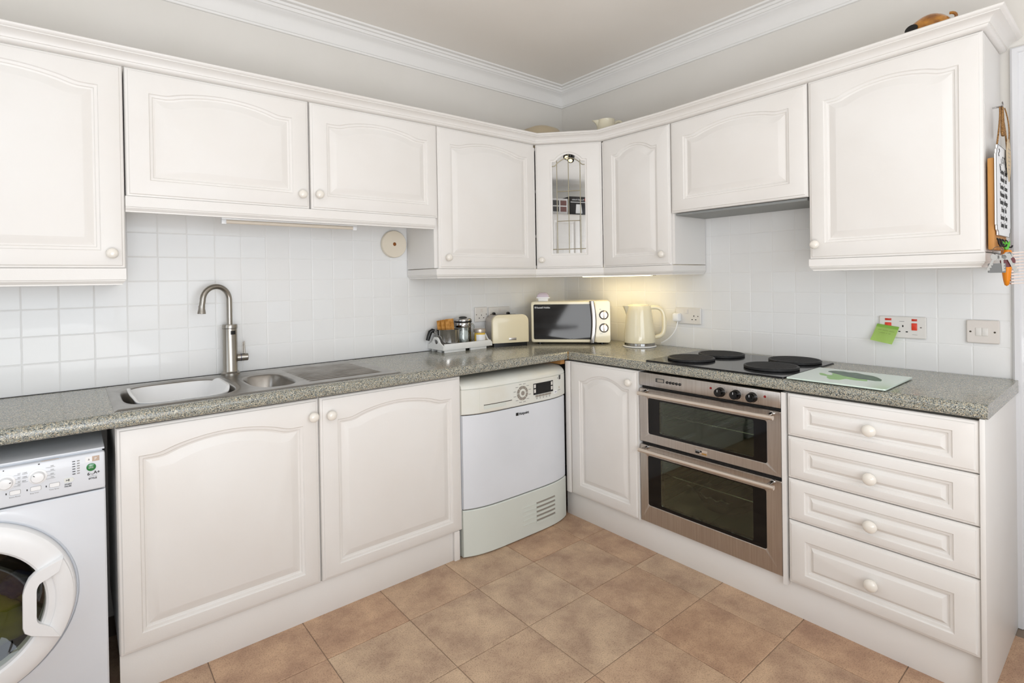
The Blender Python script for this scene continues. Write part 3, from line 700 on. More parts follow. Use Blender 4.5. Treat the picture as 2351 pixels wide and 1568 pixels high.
def oven_door(z0, z1, wx0, wx1, wz0, wz1, gx0, gx1, gz0, gz1, hzz):
    bm = BM(); n = 5
    outer = lambda i_, y: [(x, y, z) for x, z in rrect(i_ + .001, OW - .001 - i_, z0 + i_, z1 - i_, .004, n)]
    inner = lambda i_, y: [(x, y, z) for x, z in rrect(wx0 - i_, wx1 + i_, wz0 - i_, wz1 + i_, .009, n)]
    R = [outer(0, -.556), outer(0, YO + .004), outer(.003, YO), inner(.002, YO), inner(0, YO + .0015), inner(0, -.556)]
    loft(bm, R + [R[0]], False, False); bmesh.ops.remove_doubles(bm, verts=bm.verts, dist=1e-6)
    d = obj('oven_door', bm, 'steel', ov, 30)
    bm = BM(); r1_ = lambda y: [(x, y, z) for x, z in rrect(wx0 + .0003, wx1 - .0003, wz0 + .0003, wz1 - .0003, .0088, n)]; r2_ = lambda y: [(x, y, z) for x, z in rrect(gx0, gx1, gz0, gz1, .008, n)]
    R = [r1_(YO + .0025), r2_(YO + .0025), r2_(-.558), r1_(-.558)]; loft(bm, R + [R[0]], False, False); obj('window_border', bm, 'blackgloss', d)
    bm = BM(); prism(bm, rrect(gx0 + .0002, gx1 - .0002, gz0 + .0002, gz1 - .0002, .0078), 'y', YO + .003, YO + .007); obj('window_glass', bm, 'ovenglass', d)
    bm = BM(); tube(bm, [(.028, YO - .047, hzz), (OW - .012, YO - .047, hzz)], [.0092, .0092], 20); hn = obj('handle', bm, 'alu', d)
    for x in (.045, OW - .035):
        bm = BM(); lathe(bm, [(.010, 0), (.010, .004), (.0065, .006), (.0065, .040)], (x, YO, hzz + .006), (0, -1, 0), 16); obj('handle_mount', bm, 'chrome', d)
    # cavity
    bm = BM(); a, b_, c, e_ = gx0 - .02, gx1 + .02, gz0 - .012, gz1 + .012; yb_ = -.12
    box(bm, a - .004, b_ + .004, yb_, yb_ + .004, c - .004, e_ + .004); box(bm, a - .004, a, -.545, yb_, c, e_); box(bm, b_, b_ + .004, -.545, yb_, c, e_); box(bm, a - .004, b_ + .004, -.545, yb_, c - .004, c); box(bm, a - .004, b_ + .004, -.545, yb_, e_, e_ + .004)
    obj('cavity', bm, 'cavity', ov)
    bm = BM(); zr = gz0 + (gz1 - gz0) * (.62 if gz1 - gz0 > .18 else .50)
    tube(bm, [(a + .004, -.53, zr), (b_ - .004, -.53, zr)], .0028, 8); tube(bm, [(a + .004, -.16, zr), (b_ - .004, -.16, zr)], .0028, 8)
    for k in range(13): tube(bm, [(a + .02 + k * (b_ - a - .04) / 12, -.53, zr + .003), (a + .02 + k * (b_ - a - .04) / 12, -.16, zr + .003)], .0014, 6)
    obj('wire_rack', bm, 'chrome', ov)
    bm = BM()
    for k in range(9): tube(bm, [(a + .003, -.52, c + .02 + k * (e_ - c - .04) / 8), (a + .003, -.20, c + .02 + k * (e_ - c - .04) / 8)], .0018, 6)
    obj('shelf_guide', bm, 'chrome', ov)
    return d
d1 = oven_door(Z(.5290), Z(.7870), .050, .610, Z(.572), Z(.744), .112, .557, Z(.583), Z(.7365), Z(.771))
d2 = oven_door(Z(.1425), Z(.5145), .046, .605, Z(.227), Z(.466), .116, .551, Z(.241), Z(.461), Z(.5005))
bxo('badge', 'alu', d1, .2975, .3545, YO - .002, YO, Z(.5385), Z(.5585), .001)
bm = BM(); prism(bm, [(.2985, Z(.541)), (.316, Z(.541)), (.320, Z(.548)), (.329, Z(.5485)), (.329, Z(.5565)), (.2985, Z(.5565))], 'y', YO - .0026, YO - .0018); obj('badge_print', bm, 'ink', d1)
bxo('badge_gold', 'gold', d1, .329, .352, YO - .0024, YO - .0018, Z(.540), Z(.5475))
text('STOVES', .0062, 'wprint', d1, .3003, Z(.5505), YO - .0028)
# things in the lower oven
rd = thing('roasting_dish', 'oval metal roasting dish seen through lower oven glass', 'dish', wb(1.375, .34, .2465), RB)
bm = BM(); lathe(bm, [(.10, .0), (.13, .004), (.15, .045), (.156, .047), (.146, .047), (.126, .009), (0, .007)], n=40, sx=1.0, sy=.8); obj('pan', bm, 'drum', rd)
cl = thing('crumpled_paper', 'white crumpled paper lying on the dish inside the lower oven', 'paper', wb(1.345, .445, .295), RB)
bm = BM(); k = 14; G = []
for i in range(k + 1):
    x = -.10 + .20 * i / k
    G.append([bm.verts.new((x, -.03 + .05 * j / 3, .012 + .028 * abs(x / .1) ** 1.5 * (1 if x < 0 else .35) + .008 * sin(i * 1.7 + j) - .008 * j)) for j in range(4)])
for i in range(k):
    for j in range(3): bm.faces.new((G[i][j], G[i + 1][j], G[i + 1][j + 1], G[i][j + 1]))
bmesh.ops.solidify(bm, geom=bm.faces[:], thickness=.001); obj('sheet', bm, 'white', cl, 60)

# ------------------------------------------------------------------ tumble dryer
DX0, DX1 = -1.2970, -.6030; DW = DX1 - DX0
dy_ = thing('tumble_dryer', 'white condenser tumble dryer under the worktop in the corner', 'dryer', (DX0, 0, 0))
def dfy(x):                                    # bowed front
    q = abs(2 * x / DW - 1); return -.572 - .042 * (1 - q ** 4.6)
def bow(z0, z1, off=0, n=40, back=-.5, x0=0, x1=DW):
    xs = [x0 + (x1 - x0) * i / n for i in range(n + 1)]
    return [(x, dfy(x) + off) for x in xs]
def bowpanel(name, material, x0, x1, z0, z1, off, parent, thick=.03, bev=.004, n=40):
    pts = bow(z0, z1, 0, n, 0, x0, x1); bm = BM()
    f = lambda o_, z: [(x, y + o_, z) for x, y in pts] + [(x1, dfy(x1) + o_ + thick, z), (x0, dfy(x0) + o_ + thick, z)]
    loft(bm, [f(off + bev, z0), f(off, z0 + bev), f(off, z1 - bev), f(off + bev, z1)])
    return obj(name, bm, material, parent, 40)
bxo('cabinet', 'appl', dy_, .003, DW - .003, -.56, -.03, .008, .80)
bowpanel('lower_cover', 'vent', 0, DW, .004, .2265, 0, dy_)
bowpanel('front_door', 'appl', .004, DW - .004, .2305, .6770, .002, dy_)
bowpanel('control_fascia', 'applc', 0, DW, .6820, .8020, 0, dy_)
fa = bpy.data.objects['control_fascia']; fd = bpy.data.objects['front_door']; lc = bpy.data.objects['lower_cover']
bowpanel('seam_band', 'seam', .004, DW - .004, .2250, .2320, .012, dy_, .02, .001); bowpanel('seam_band', 'seam', .004, DW - .004, .6760, .6830, .012, dy_, .02, .001)
# domed top
bm = BM(); rings = []
for k in range(10):
    a = radians(90 * k / 9); dz = .044 * sin(a); db = .10 * (1 - cos(a))
    rings.append([(x * 1.0, y + db, .8035 + dz) for x, y in bow(0, 0)] + [(DW, -.03, .8035 + dz), (0, -.03, .8035 + dz)])
loft(bm, rings); obj('top_cover', bm, 'applc', dy_, 40)
def flat(name, material, parent, x0, x1, z0, z1, pro=.0012, n=6, back=.001):
    xs = [x0 + (x1 - x0) * i / n for i in range(n + 1)]
    bm = BM(); loft(bm, [[(x, dfy(x) - pro, z0) for x in xs] + [(x, dfy(x) + back, z0) for x in reversed(xs)], [(x, dfy(x) - pro, z1) for x in xs] + [(x, dfy(x) + back, z1) for x in reversed(xs)]])
    return obj(name, bm, material, parent)
dx = lambda x: x - DX0
# water drawer front; shade of the grip hollow laid on as coloured strips
wd_ = bowpanel('water_drawer', 'applc', dx(-1.214), dx(-1.012), .6855, .7990, -.002, dy_, .02, .002, 12)
bm = BM(); flat('grip_shade_line', 'seam', dy_, dx(-1.192), dx(-1.022), .7185, .7215, .0035, 8); flat('drawer_grip_shade', 'vent', dy_, dx(-1.192), dx(-1.060), .7000, .7185, .0030, 8); bm.free()
# programme dial: ring of segments round a hub
cxd, czd = dx(-.950), .7445
for k in range(8):
    bm = BM(); a0, a1 = radians(k * 45 + 4), radians(k * 45 + 41); A_ = [a0 + (a1 - a0) * i / 5 for i in range(6)]
    prism(bm, [(cxd + .036 * cos(a), czd + .036 * sin(a)) for a in A_] + [(cxd + .0225 * cos(a), czd + .0225 * sin(a)) for a in reversed(A_)], 'y', dfy(cxd) - .003, dfy(cxd) + .001); obj('dial_segment', bm, 'btn', fa)
bm = BM(); lathe(bm, [(.022, 0), (.022, .004), (.017, .005), (.017, .003), (.012, .003)], (cxd, dfy(cxd), czd), (0, -1, 0), 28); obj('dial_ring', bm, 'applc', fa)
bm = BM(); lathe(bm, [(.0105, 0), (.0105, .006), (0, .0075)], (cxd, dfy(cxd), czd), (0, -1, 0), 24); obj('dial_button', bm, 'btn', fa)
for k in range(12):
    a = radians(15 + 30 * k); x, z = cxd + .052 * cos(a), czd + .047 * sin(a)
    flat('print_line', 'grey', fa, x - .008, x + .008, z - .0012, z + .0012, .0014, 2)
flat('display_bezel', 'ink', fa, dx(-.874), dx(-.728), .7225, .7805, .002); flat('display_screen', 'blackgloss', fa, dx(-.852), dx(-.752), .7265, .7760, .003)
for x, z in ((-.8655, .7585), (-.8655, .7335), (-.7395, .758), (-.7395, .7335)): flat('display_key', 'socket', fa, dx(x) - .006, dx(x) + .006, z - .0005, z + .0180, .0035, 2)
for k in range(5):
    x = dx(-.850 + k * .0235); flat('option_button', 'btn', fa, x - .0095, x + .0095, .7095, .7190, .003, 2); flat('print_line', 'grey', fa, x - .006, x + .006, .7035, .7055, .0014, 2); flat('print_line', 'grey', fa, x - .004, x + .004, .6985, .7005, .0014, 2)
flat('option_button', 'white', fa, dx(-.722), dx(-.694), .7060, .7240, .002, 2); flat('print_line', 'bluecloth', fa, dx(-.714), dx(-.700), .7135, .7160, .0024, 2)
flat('rating_label', 'dgrey', fa, dx(-.672), dx(-.6575), .7760, .7985, .0014, 2); text('A', .012, 'dgrey', fa, dx(-.688), .782, dfy(dx(-.682)) - .0015)
text('8', .016, 'taupe', fa, dx(-.676), .728, dfy(dx(-.668)) - .0022); flat('print_line', 'grey', fa, dx(-.682), dx(-.661), .7185, .7210, .0016, 2)
flat('logo_square', 'ink', fd, dx(-.9935), dx(-.9775), .6345, .6490, .0, 2, .004)
text('Hotpoint', .0180, 'ink', fd, dx(-.9735), .6355, dfy(dx(-.95)) + .0009, bold=.0006)
for k in range(5):
    z = .1540 - k * .0225
    flat('vent_slot', 'vent', lc, dx(-.958), dx(-.865), z + .002, z + .0048, .0022, 6); flat('vent_slot', 'btn', lc, dx(-.865), dx(-.725), z, z + .0080, .0006, 6); flat('vent_fin', 'vent', lc, dx(-.866), dx(-.723), z - .0115, z - .0005, .0045, 6)  # taupe strips carry the shade of the slots in their colour

# ------------------------------------------------------------------ washing machine
WX0, WX1, WY = -3.2950, -2.6505, -.580
wm = thing('washing_machine', 'white front-loading washing machine under worktop at left edge', 'washing machine', (WX0, 0, 0))
wx = lambda x: x - WX0
WW = WX1 - WX0
bm = BM()
for a in ((0, .006, WY + .02, -.04, .012, .812), (WW - .006, WW, WY + .02, -.04, .012, .812), (0, WW, -.046, -.04, .012, .812), (0, WW, WY + .02, -.04, .012, .018), (0, WW, WY + .02, -.04, .700, .812)): box(bm, *a)
obj('cabinet', bm, 'appl', wm)
cxw, czw, RW = wx(-2.978), .418, .256
# front panel with a round opening for the door
bm = BM(); n = 64
def sq(t, x0, x1, z0, z1):
    c, s = cos(t), sin(t); k = 1 / max(abs(c) / ((x1 - x0) / 2), abs(s) / ((z1 - z0) / 2)); return (cxq + c * k, czq + s * k)
fx0, fx1, fz0, fz1 = .0, WW, .014, .690; cxq, czq = (fx0 + fx1) / 2, (fz0 + fz1) / 2
TL = [2 * pi * k / n for k in range(n)]
for cx_, cz_ in ((fx1, fz1), (fx0, fz1), (fx0, fz0), (fx1, fz0)):
    a = atan2(cz_ - czq, cx_ - cxq) % (2 * pi); k = min(range(n), key=lambda q_: abs(TL[q_] - a)); TL[k] = a
def rrs(i_, y):
    out = []
    for k in range(n):
        x, z = sq(TL[k], fx0 + i_, fx1 - i_, fz0 + i_, fz1 - i_); out.append((x, y, z))
    return out
def rcr(r, y): return [(cxw + r * cos(TL[k]), y, czw + r * sin(TL[k])) for k in range(n)]
corner = lambda i_, y: rrs(i_, y)
loft(bm, [corner(0, WY + .02), corner(0, WY + .004), corner(.004, WY), rcr(RW + .025, WY), rcr(RW + .012, WY - .004), rcr(RW + .004, WY - .002), rcr(RW + .002, WY + .006), rcr(RW - .02, WY + .012), rcr(.19, WY + .020)], False, False)
obj('front_panel', bm, 'appl', wm, 40)
bxo('control_panel', 'appl', wm, 0, WW, WY - .002, WY + .05, .6945, .808, .006, 3)
bxo('top_panel', 'appl', wm, 0, WW, WY + .012, -.03, .8125, .8185, .002)
wp = bpy.data.objects['control_panel.001'] if 'control_panel.001' in bpy.data.objects else bpy.data.objects['control_panel']
# porthole door
bm = BM(); n = 72
prof = [(RW - .004, .006), (RW - .003, -.010), (RW - .007, -.022), (RW - .016, -.029), (RW - .030, -.032), (.200, -.036), (.190, -.0355), (.184, -.031), (.182, -.022), (.178, .01)]
loft(bm, [[(cxw + r_ * cos(2 * pi * k / n), WY + y_, czw + r_ * sin(2 * pi * k / n)) for k in range(n)] for r_, y_ in prof], False, False)
pd = obj('porthole_door', bm, 'white', wm, 30)
bm = BM(); lathe(bm, [(.180, .018), (.168, .008), (.14, -.020), (.10, -.040), (.05, -.052), (0, -.055)], (cxw, WY, czw), (0, -1, 0), 56, cap=False); obj('porthole_glass', bm, 'porthole', pd, 60)
# bail handle, flush with the ring on its right side
dz = .418 - .405
O_ = [(.224, .125), (.196, .115), (.170, .105), (.156, .095), (.146, .085), (.137, .064), (.133, .046), (.132, -.049), (.136, -.065), (.149, -.077), (.180, -.092), (.214, -.107)]
I_ = [(.215, .090), (.196, .080), (.178, .072), (.170, .067), (.166, .060), (.164, .054), (.163, .045), (.162, -.035), (.164, -.044), (.168, -.050), (.180, -.058), (.196, -.072)]
bm = BM(); f = lambda L, y, k=0: [(cxw + x, WY + y, czw + z - dz) for x, z in L]
loft(bm, [f(O_ + I_[::-1], -.026), f(O_ + I_[::-1], -.043), [(cxw + (x - .19) * .97 + .19, WY - .047, czw + z * .97 - dz) for x, z in O_ + I_[::-1]]])
arc = [(RW - .012) * 1.0] ; a0, a1 = atan2(.125 - dz, .224), atan2(-.107 - dz, .214)
ri, ro = .206, RW - .010; A_ = [a0 + (a1 - a0) * k / 16 for k in range(17)]
seg = lambda y, e_: [(cxw + (ro - e_) * cos(a), WY + y, czw + (ro - e_) * sin(a)) for a in A_] + [(cxw + (ri + e_) * cos(a), WY + y, czw + (ri + e_) * sin(a)) for a in reversed(A_)]
loft(bm, [seg(-.026, 0), seg(-.0385, 0), seg(-.0415, .005)])
obj('handle', bm, 'white', pd, 40)
bm = BM()
for a in (a0, a1): tube(bm, [(cxw + .190 * cos(a), WY - .0372, czw + .190 * sin(a)), (cxw + (RW - .014) * cos(a), WY - .0300, czw + (RW - .014) * sin(a))], .0010, 6)
o = obj('handle_seam', bm, 'seam', pd); o['kind'] = 'stuff'
# drum and washing behind the glass
bm = BM(); lathe(bm, [(.186, 0), (.22, .03), (.22, .30), (0, .31)], (cxw, WY + .060, czw), (0, 1, 0), 40, cap=False); obj('drum', bm, 'drum', wm)
def lump(name, c, s, material, label, seed):
    rnd = random.Random(seed); bm = BM(); bmesh.ops.create_icosphere(bm, subdivisions=4, radius=1)
    ph = [rnd.uniform(0, 6) for _ in range(6)]
    for v_ in bm.verts:
        p = v_.co; k = 1 + .13 * sin(4 * p.x + ph[0]) * cos(3 * p.z + ph[1]) + .10 * sin(7 * p.y + ph[2] + 3 * p.x) + .05 * sin(13 * p.z + ph[3])
        v_.co = Vector((p.x * s[0] * k, p.y * s[1] * k, p.z * s[2] * k))
    o = obj(name, bm, material, None, 80); o.location = c; return tag(o, label, 'laundry', 'washing in the drum')
lump('laundry', (-2.940, WY + .150, .320), (.120, .070, .090), 'yelcloth', 'olive yellow cloth in the washing machine drum', 1)
lump('laundry', (-2.860, WY + .110, .425), (.042, .028, .034), 'bluecloth', 'small navy cloth in the washing machine drum', 2)
lump('laundry', (-2.975, WY + .21, .520), (.10, .055, .055), 'browncloth', 'brown cloth at the top of the washing machine drum', 3)
# controls
yw = WY - .002
for x, z, an in ((-2.8770, .7655, 80), (-2.8080, .7668, -50)):
    bm = BM(); lathe(bm, [(.0215, 0), (.0210, .0015), (.019, .002)], (wx(x), yw, z), (0, -1, 0), 36); obj('dial_plate', bm, 'white', wp)
    bm = BM(); lathe(bm, [(.0160, 0), (.0155, .012), (.0135, .0150), (.008, .0160), (0, .0162)], (wx(x), yw - .001, z), (0, -1, 0), 36); kb = obj('dial', bm, 'white', wp, 40)
    ca, sa = cos(radians(an)), sin(radians(an)); bm = BM(); tube(bm, [(wx(x) + .0085 * sa, yw - .0170, z + .0085 * ca), (wx(x) + .0125 * sa, yw - .0166, z + .0125 * ca)], .0010, 8); obj('dial_mark', bm, 'ink', wp)
def wtext(s, size, x, z, m_='grey', align='LEFT', sx=1.0, bold=0): return text(s, size, m_, wp, wx(x), z, yw - .0006, align=align, sx=sx, bold=bold)
def wrect(name, material, x0, x1, z0, z1, pro=.0008): return bxo(name, material, wp, wx(x0), wx(x1), yw - pro, yw + .001, z0, z1)
for s, z in (('400', .7895), ('500', .7785), ('600', .7665), ('700', .7565)): wtext(s, .0054, -2.7800, z); wrect('print_line', 'grey', -2.790, -2.769, z - .002, z - .0014)
for s, z in (('1200', .7830), ('1000', .7715), ('800', .7600)): wtext(s, .0054, -2.8420, z); wrect('print_line', 'grey', -2.842, -2.830, z - .002, z - .0014)
for s, z in (('20°', .7840), ('30°', .7730), ('40°', .7615), ('60°', .7530)): wtext(s, .0054, -2.8520, z - .001); wrect('print_line', 'grey', -2.860, -2.846, z - .003, z - .0024)
wrect('print_mark', 'dgrey', -2.8825, -2.8795, .7995, .8020); wrect('print_mark', 'dgrey', -2.8070, -2.8030, .8010, .8040)
for k, z in enumerate((.7920, .7845, .7770, .7695, .7620, .7545)):
    wrect('status_light', 'ink', -2.7295, -2.7225, z - .0006, z + .0012, .0014); wrect('status_symbol', 'grey', -2.7185, -2.7120, z - .0012, z + .0018)
for x, s in ((-2.8695, 'Extra Rinse'), (-2.8250, 'Easy Iron'), (-2.7830, 'Time Saver')):
    bm = BM(); prism(bm, rrect(wx(x), wx(x) + .0240, .7270, .7400, .003), 'y', yw - .0006, yw + .001); obj('button_outline', bm, 'grey', wp)
    bm = BM(); prism(bm, rrect(wx(x) + .0008, wx(x) + .0232, .7278, .7392, .0025), 'y', yw - .0016, yw + .001); obj('option_button', bm, 'white', wp)
    wrect('status_light', 'ink', x - .0080, x - .0058, .7310, .7358, .0014); wtext(s, .0052, x - .001, .7195)
bm = BM(); prism(bm, [(wx(-2.7490), .7335), (wx(-2.7300), .7335), (wx(-2.7255), .7400), (wx(-2.7300), .7465), (wx(-2.7490), .7465)], 'y', yw - .0016, yw + .001); obj('start_button', bm, 'applc', wp)
wtext('>II', .0085, -2.7455, .7370, 'dgrey', bold=.0003).location.y = -.0013
wtext('START', .0056, -2.7480, .7255, 'dgrey', bold=.0002); wtext('PAUSE', .0056, -2.7485, .7195, 'dgrey', bold=.0002)
wrect('badge', 'white', -2.6985, -2.6820, .7830, .7985); wrect('badge', 'taupe', -2.6820, -2.6640, .7830, .7985); wtext('P', .011, -2.6765, .7868, 'wprint').location.y = -.0006
bm = BM(); prism(bm, [(wx(-2.6925), .788), (wx(-2.6875), .788), (wx(-2.690), .7945)], 'y', yw - .0014, yw); obj('badge_logo', bm, 'grey', wp)
bm = BM(); lathe(bm, [(.0120, 0), (.0115, .0018), (.008, .003), (0, .0034)], (wx(-2.6845), yw, .7660), (0, -1, 0), 28); obj('eco_badge', bm, 'eco', wp)
wtext('eco', .0085, -2.6915, .7635, 'vent').location.y = -.0036
wtext('6', .0125, -2.6945, .7420, 'dgrey', bold=.0004); wtext('kg', .0085, -2.6872, .7428, 'grey'); wtext('A+', .0125, -2.6790, .7440, 'dgrey', bold=.0004)
wtext('STYLE', .0066, -2.6915, .7290, 'dgrey', sx=1.15, bold=.0003); wtext('WMXTC 621', .0035, -2.6900, .7370, 'grey')
wrect('stain', 'taupe', -2.80, -2.76, .8085, .8098, -.0012)

# ------------------------------------------------------------------ microwave
mo = (-.4990, -.1935); ma = atan2(-.3588, .3155); MW = .4825
mw = thing('microwave', 'cream microwave oven with dark glass door and chrome handle in the corner', 'microwave', (mo[0], mo[1], ZK), ma)
q = .935 - ZK
bm = BM(); rr = rrect(0, MW, .012, .264, .016, 5); loft(bm, [[(x, y_, z) for x, z in rr] for y_ in (.0, .225)]); obj('housing', bm, 'cream', mw)
bm = BM()
for k in ((-.006, .006), (-.016, .002), (-.020, 0), (-.022, .003)): pass
r0 = lambda i_, y: [(x, y, z) for x, z in rrect(.001 + i_, .394 - i_, .0125 + i_, .2635 - i_, .014, 5)]
r1_ = lambda i_, y: [(x, y, z) for x, z in rrect(.0155 + i_, .388 - i_, .030 + i_, .2475 - i_, .010, 5)]
loft(bm, [r0(0, -.0005), r0(0, -.014), r0(.004, -.018), r1_(0, -.018), r1_(.002, -.015)], True, True); md = obj('door', bm, 'cream', mw)
bm = BM(); prism(bm, rrect(.0165, .387, .031, .2465, .009), 'y', -.0175, -.0145); obj('door_glass', bm, 'blackgloss', md)
bm = BM(); prism(bm, rrect(.394, MW - .001, .0125, .2635, .012), 'y', -.016, -.0005); cp2 = obj('control_panel', bm, 'cream', mw)
bm = BM(); n = 20; L = []; Rr = []
for i in range(n + 1):
    t = i / n; z = .0125 + .2535 * t; k = sin(pi * t) ; L.append((.3640 + .010 * (k - .6), z)); Rr.append((.3935 + .014 * (k - .5), z))
f = lambda y, i_: [(x + i_, y, z) for x, z in L] + [(x - i_, y, z) for x, z in reversed(Rr)]
loft(bm, [f(-.0180, 0), f(-.030, 0), f(-.036, .004), f(-.037, .010)]); obj('handle', bm, 'chromed', md, 40)
for z in (.1800, .1010):
    bm = BM(); lathe(bm, [(.0285, 0), (.0275, .001), (.027, .001)], (.4445, -.016, z), (0, -1, 0), 40); obj('dial_plate', bm, 'grey', cp2)
    bm = BM(); lathe(bm, [(.0255, 0), (.0250, .010), (.0215, .013), (.0205, .012), (0, .012)], (.4445, -.0165, z), (0, -1, 0), 40); dl = obj('dial', bm, 'chromed', cp2)
    o = bxo('dial_grip', 'alu', cp2, .4405, .4485, -.036, -.027, z - .022, z + .022, .003)
    for a in range(-140, 141, 28): bxo('dial_mark', 'dgrey', cp2, .4445 + .0305 * sin(radians(a)) - .0006, .4445 + .0305 * sin(radians(a)) + .0006, -.0164, -.0158, z + .0305 * cos(radians(a)) - .0006, z + .0305 * cos(radians(a)) + .0006)
bxo('panel_print', 'grey', cp2, .418, .428, -.0164, -.0158, .2135, .216); bxo('panel_print', 'grey', cp2, .419, .436, -.0164, -.0158, .0655, .0672)
text('Russell Hobbs', .0148, 'wprint', md, .0345, .2225, -.0178, bold=.0002)
bm = BM(); prism(bm, rrect(.0245, .0305, .2225, .2335, .0025), 'y', -.0180, -.0174); obj('logo_mark', bm, 'wprint', md)
for x in (.05, MW - .05):
    for y in (.03, .19):
        bm = BM(); lathe(bm, [(.012, .0003), (.012, .012)], (x, y, 0), n=14); obj('foot', bm, 'black', mw)
mr = Matrix.Translation((mo[0], mo[1], ZK)) @ Matrix.Rotation(ma, 4, 'Z')
p = mr @ Vector((.073, .045, .2645))
bt = thing('lidded_box', 'small white box with clear lilac lid on top of the microwave', 'box', p, ma)
bm = BM(); loft(bm, [[(x, y, z) for x, y in rrect(-a, a, -b_, b_, .004)] for a, b_, z in ((.030, .022, .0), (.033, .025, .018), (.041, .031, .019), (.041, .031, .026), (.036, .028, .026))]); obj('base', bm, 'white', bt)
bm = BM(); loft(bm, [[(x, y, z) for x, y in rrect(-a, a, -b_, b_, .006)] for a, b_, z in ((.038, .029, .0262), (.036, .027, .040), (.024, .018, .052), (.012, .010, .055))]); obj('lid', bm, 'lilac', bt)

# ------------------------------------------------------------------ kettle, plug
Rv = (.7757, -.6311)
kt = thing('kettle', 'cream jug kettle with steel band on its base right of the microwave', 'kettle', (-.146, -.744, ZK), atan2(-.785, .62))
bm = BM(); lathe(bm, [(.090, .0003), (.095, .002), (.0955, .006), (.090, .009), (.082, .010), (0, .010)], n=48); obj('power_base', bm, 'white', kt)
bm = BM(); lathe(bm, [(.085, .0102), (.0875, .011), (.0875, .0245), (.0865, .026), (0, .026)], n=48); obj('steel_band', bm, 'chrome', kt)
bm = BM(); lathe(bm, [(.0880, .0262), (.0885, .030), (.0880, .05), (.0845, .10), (.0765, .17), (.0695, .215), (.0655, .236), (.0640, .240), (.058, .241), (0, .241)], n=56); kj = obj('jug', bm, 'cream', kt, 50)
bm = BM(); lathe(bm, [(.057, .2412), (.055, .246), (.03, .248), (0, .248)], n=40); obj('lid', bm, 'cream', kt)
bm = BM(); Lr = []
for z, ex, wv in ((.185, .0015, .010), (.205, .010, .020), (.225, .022, .028), (.2385, .030, .030)):
    rb = .0765 - (z - .17) / .07 * .0125
    Lr.append([(-rb * .80, wv, z), (-rb - ex * .55, wv * .55, z), (-rb - ex, 0, z), (-rb - ex * .55, -wv * .55, z), (-rb * .80, -wv, z)])
loft(bm, Lr); obj('spout', bm, 'cream', kt, 60)
bm = BM(); tube(bm, bez((.058, 0, .226), (.115, 0, .238), (.138, 0, .215), (.140, 0, .165), 12) + bez((.140, 0, .160), (.142, 0, .085), (.138, 0, .062), (.088, 0, .056), 12), [.0115] * 12 + [.0125] * 13 + [.0105], 16); obj('handle', bm, 'cream', kt, 60)
sB = thing('double_socket', 'white double wall socket with the kettle plug in it', 'socket', wb(.902, .0075, 1.056), RB)
bm = BM(); loft(bm, [[(x, y, z) for x, z in rrect(i_, .1565 - i_, i_, .0915 - i_, .004)] for i_, y in ((0, 0), (0, -.007), (.003, -.010))]); obj('faceplate', bm, 'socket', sB)
bxo('rocker_switch', 'socket', sB, .0595, .0780, -.0135, -.0098, .058, .0815, .0015); bxo('rocker_switch', 'agedsock', sB, .0805, .0830, -.0112, -.0098, .058, .0815, .0005)
for x, z, a, b_ in ((.1155, .046, .0022, .0045), (.1045, .026, .004, .0022), (.1265, .026, .004, .0022)): bxo('pin_hole', 'ink', sB, x - a, x + a, -.0103, -.0097, z - b_, z + b_)
bm = BM(); lathe(bm, [(.003, 0), (.003, .0006)], (.140, -.0098, .045), (0, -1, 0), 12); obj('screw', bm, 'seam', sB)
pg = thing('power_plug', 'white moulded plug and flex of the kettle in the wall socket', 'plug', wb(.9205, .0182, 1.094), RB)
bm = BM(); loft(bm, [[(x * s_, y, z * s_) for x, z in rrect(-.022, .022, -.026, .024, .010)] for s_, y in ((.85, 0), (1.0, -.006), (1.0, -.020), (.85, -.032), (.5, -.036))]); obj('plug_body', bm, 'white', pg)
bm = BM(); tube(bm, bez((.006, -.018, -.024), (.008, -.03, -.07), (-.02, -.03, -.12), (-.085, -.045, -.152), 16), .0034, 10); obj('flex', bm, 'white', pg, 60)

# ------------------------------------------------------------------ toaster
ta = atan2(-.0750, .2205); TW = .2345
to = thing('toaster', 'steel two-slice toaster with cream end panel left of the microwave', 'toaster', (-.7800, -.1600, ZK), ta)
def tring(a, z0, z1, r, y): return [(x, y, z) for x, z in rrect(a, TW - a, z0, z1, r, 7)]
def trad(y, i_=0):
    out = []; x0, x1, z0, z1, r = i_, TW - i_, .0235, .1920 - i_, .044
    out += [(x0, y, z0), (x1, y, z0)]
    for cx_, a0 in ((x1 - r, 0), (x0 + r, 90)):
        for k in range(9): a = radians(a0 + 90 * k / 8); out.append((cx_ + r * cos(a), y, z1 - r + r * sin(a)))
    return out
bm = BM(); loft(bm, [trad(.026, .004), trad(.142, .004)]); obj('steel_body', bm, 'steel', to, 40)
bm = BM(); loft(bm, [trad(.0255, 0), trad(.004, 0), trad(0, .006)]); ep = obj('end_panel', bm, 'toastcream', to, 40)
bm = BM(); prism(bm, rrect(.006, TW - .006, .008, .148, .01), 'z', .0003, .0232); obj('base', bm, 'black', to)
bxo('badge', 'steel', ep, .104, .151, -.0015, .0002, .038, .0525, .001)
bm = BM(); box(bm, .045, TW - .045, .050, .075, .1872, .1884); box(bm, .045, TW - .045, .095, .120, .1872, .1884); obj('bread_slot', bm, 'ink', to)
for x in (.055, .150):
    bm = BM(); lathe(bm, [(.020, 0), (.021, .004), (.017, .011), (.008, .014), (0, .0145)], (x, .131, .1885), n=24, sy=.5); lab(obj('lift_handle', bm, 'black', to), 'black domed lift handle at the back')
bm = BM(); lathe(bm, [(.010, 0), (.010, .012), (.006, .014), (0, .0145)], (TW - .0045, .06, .055), (1, 0, 0), 18); obj('browning_knob', bm, 'black', to)
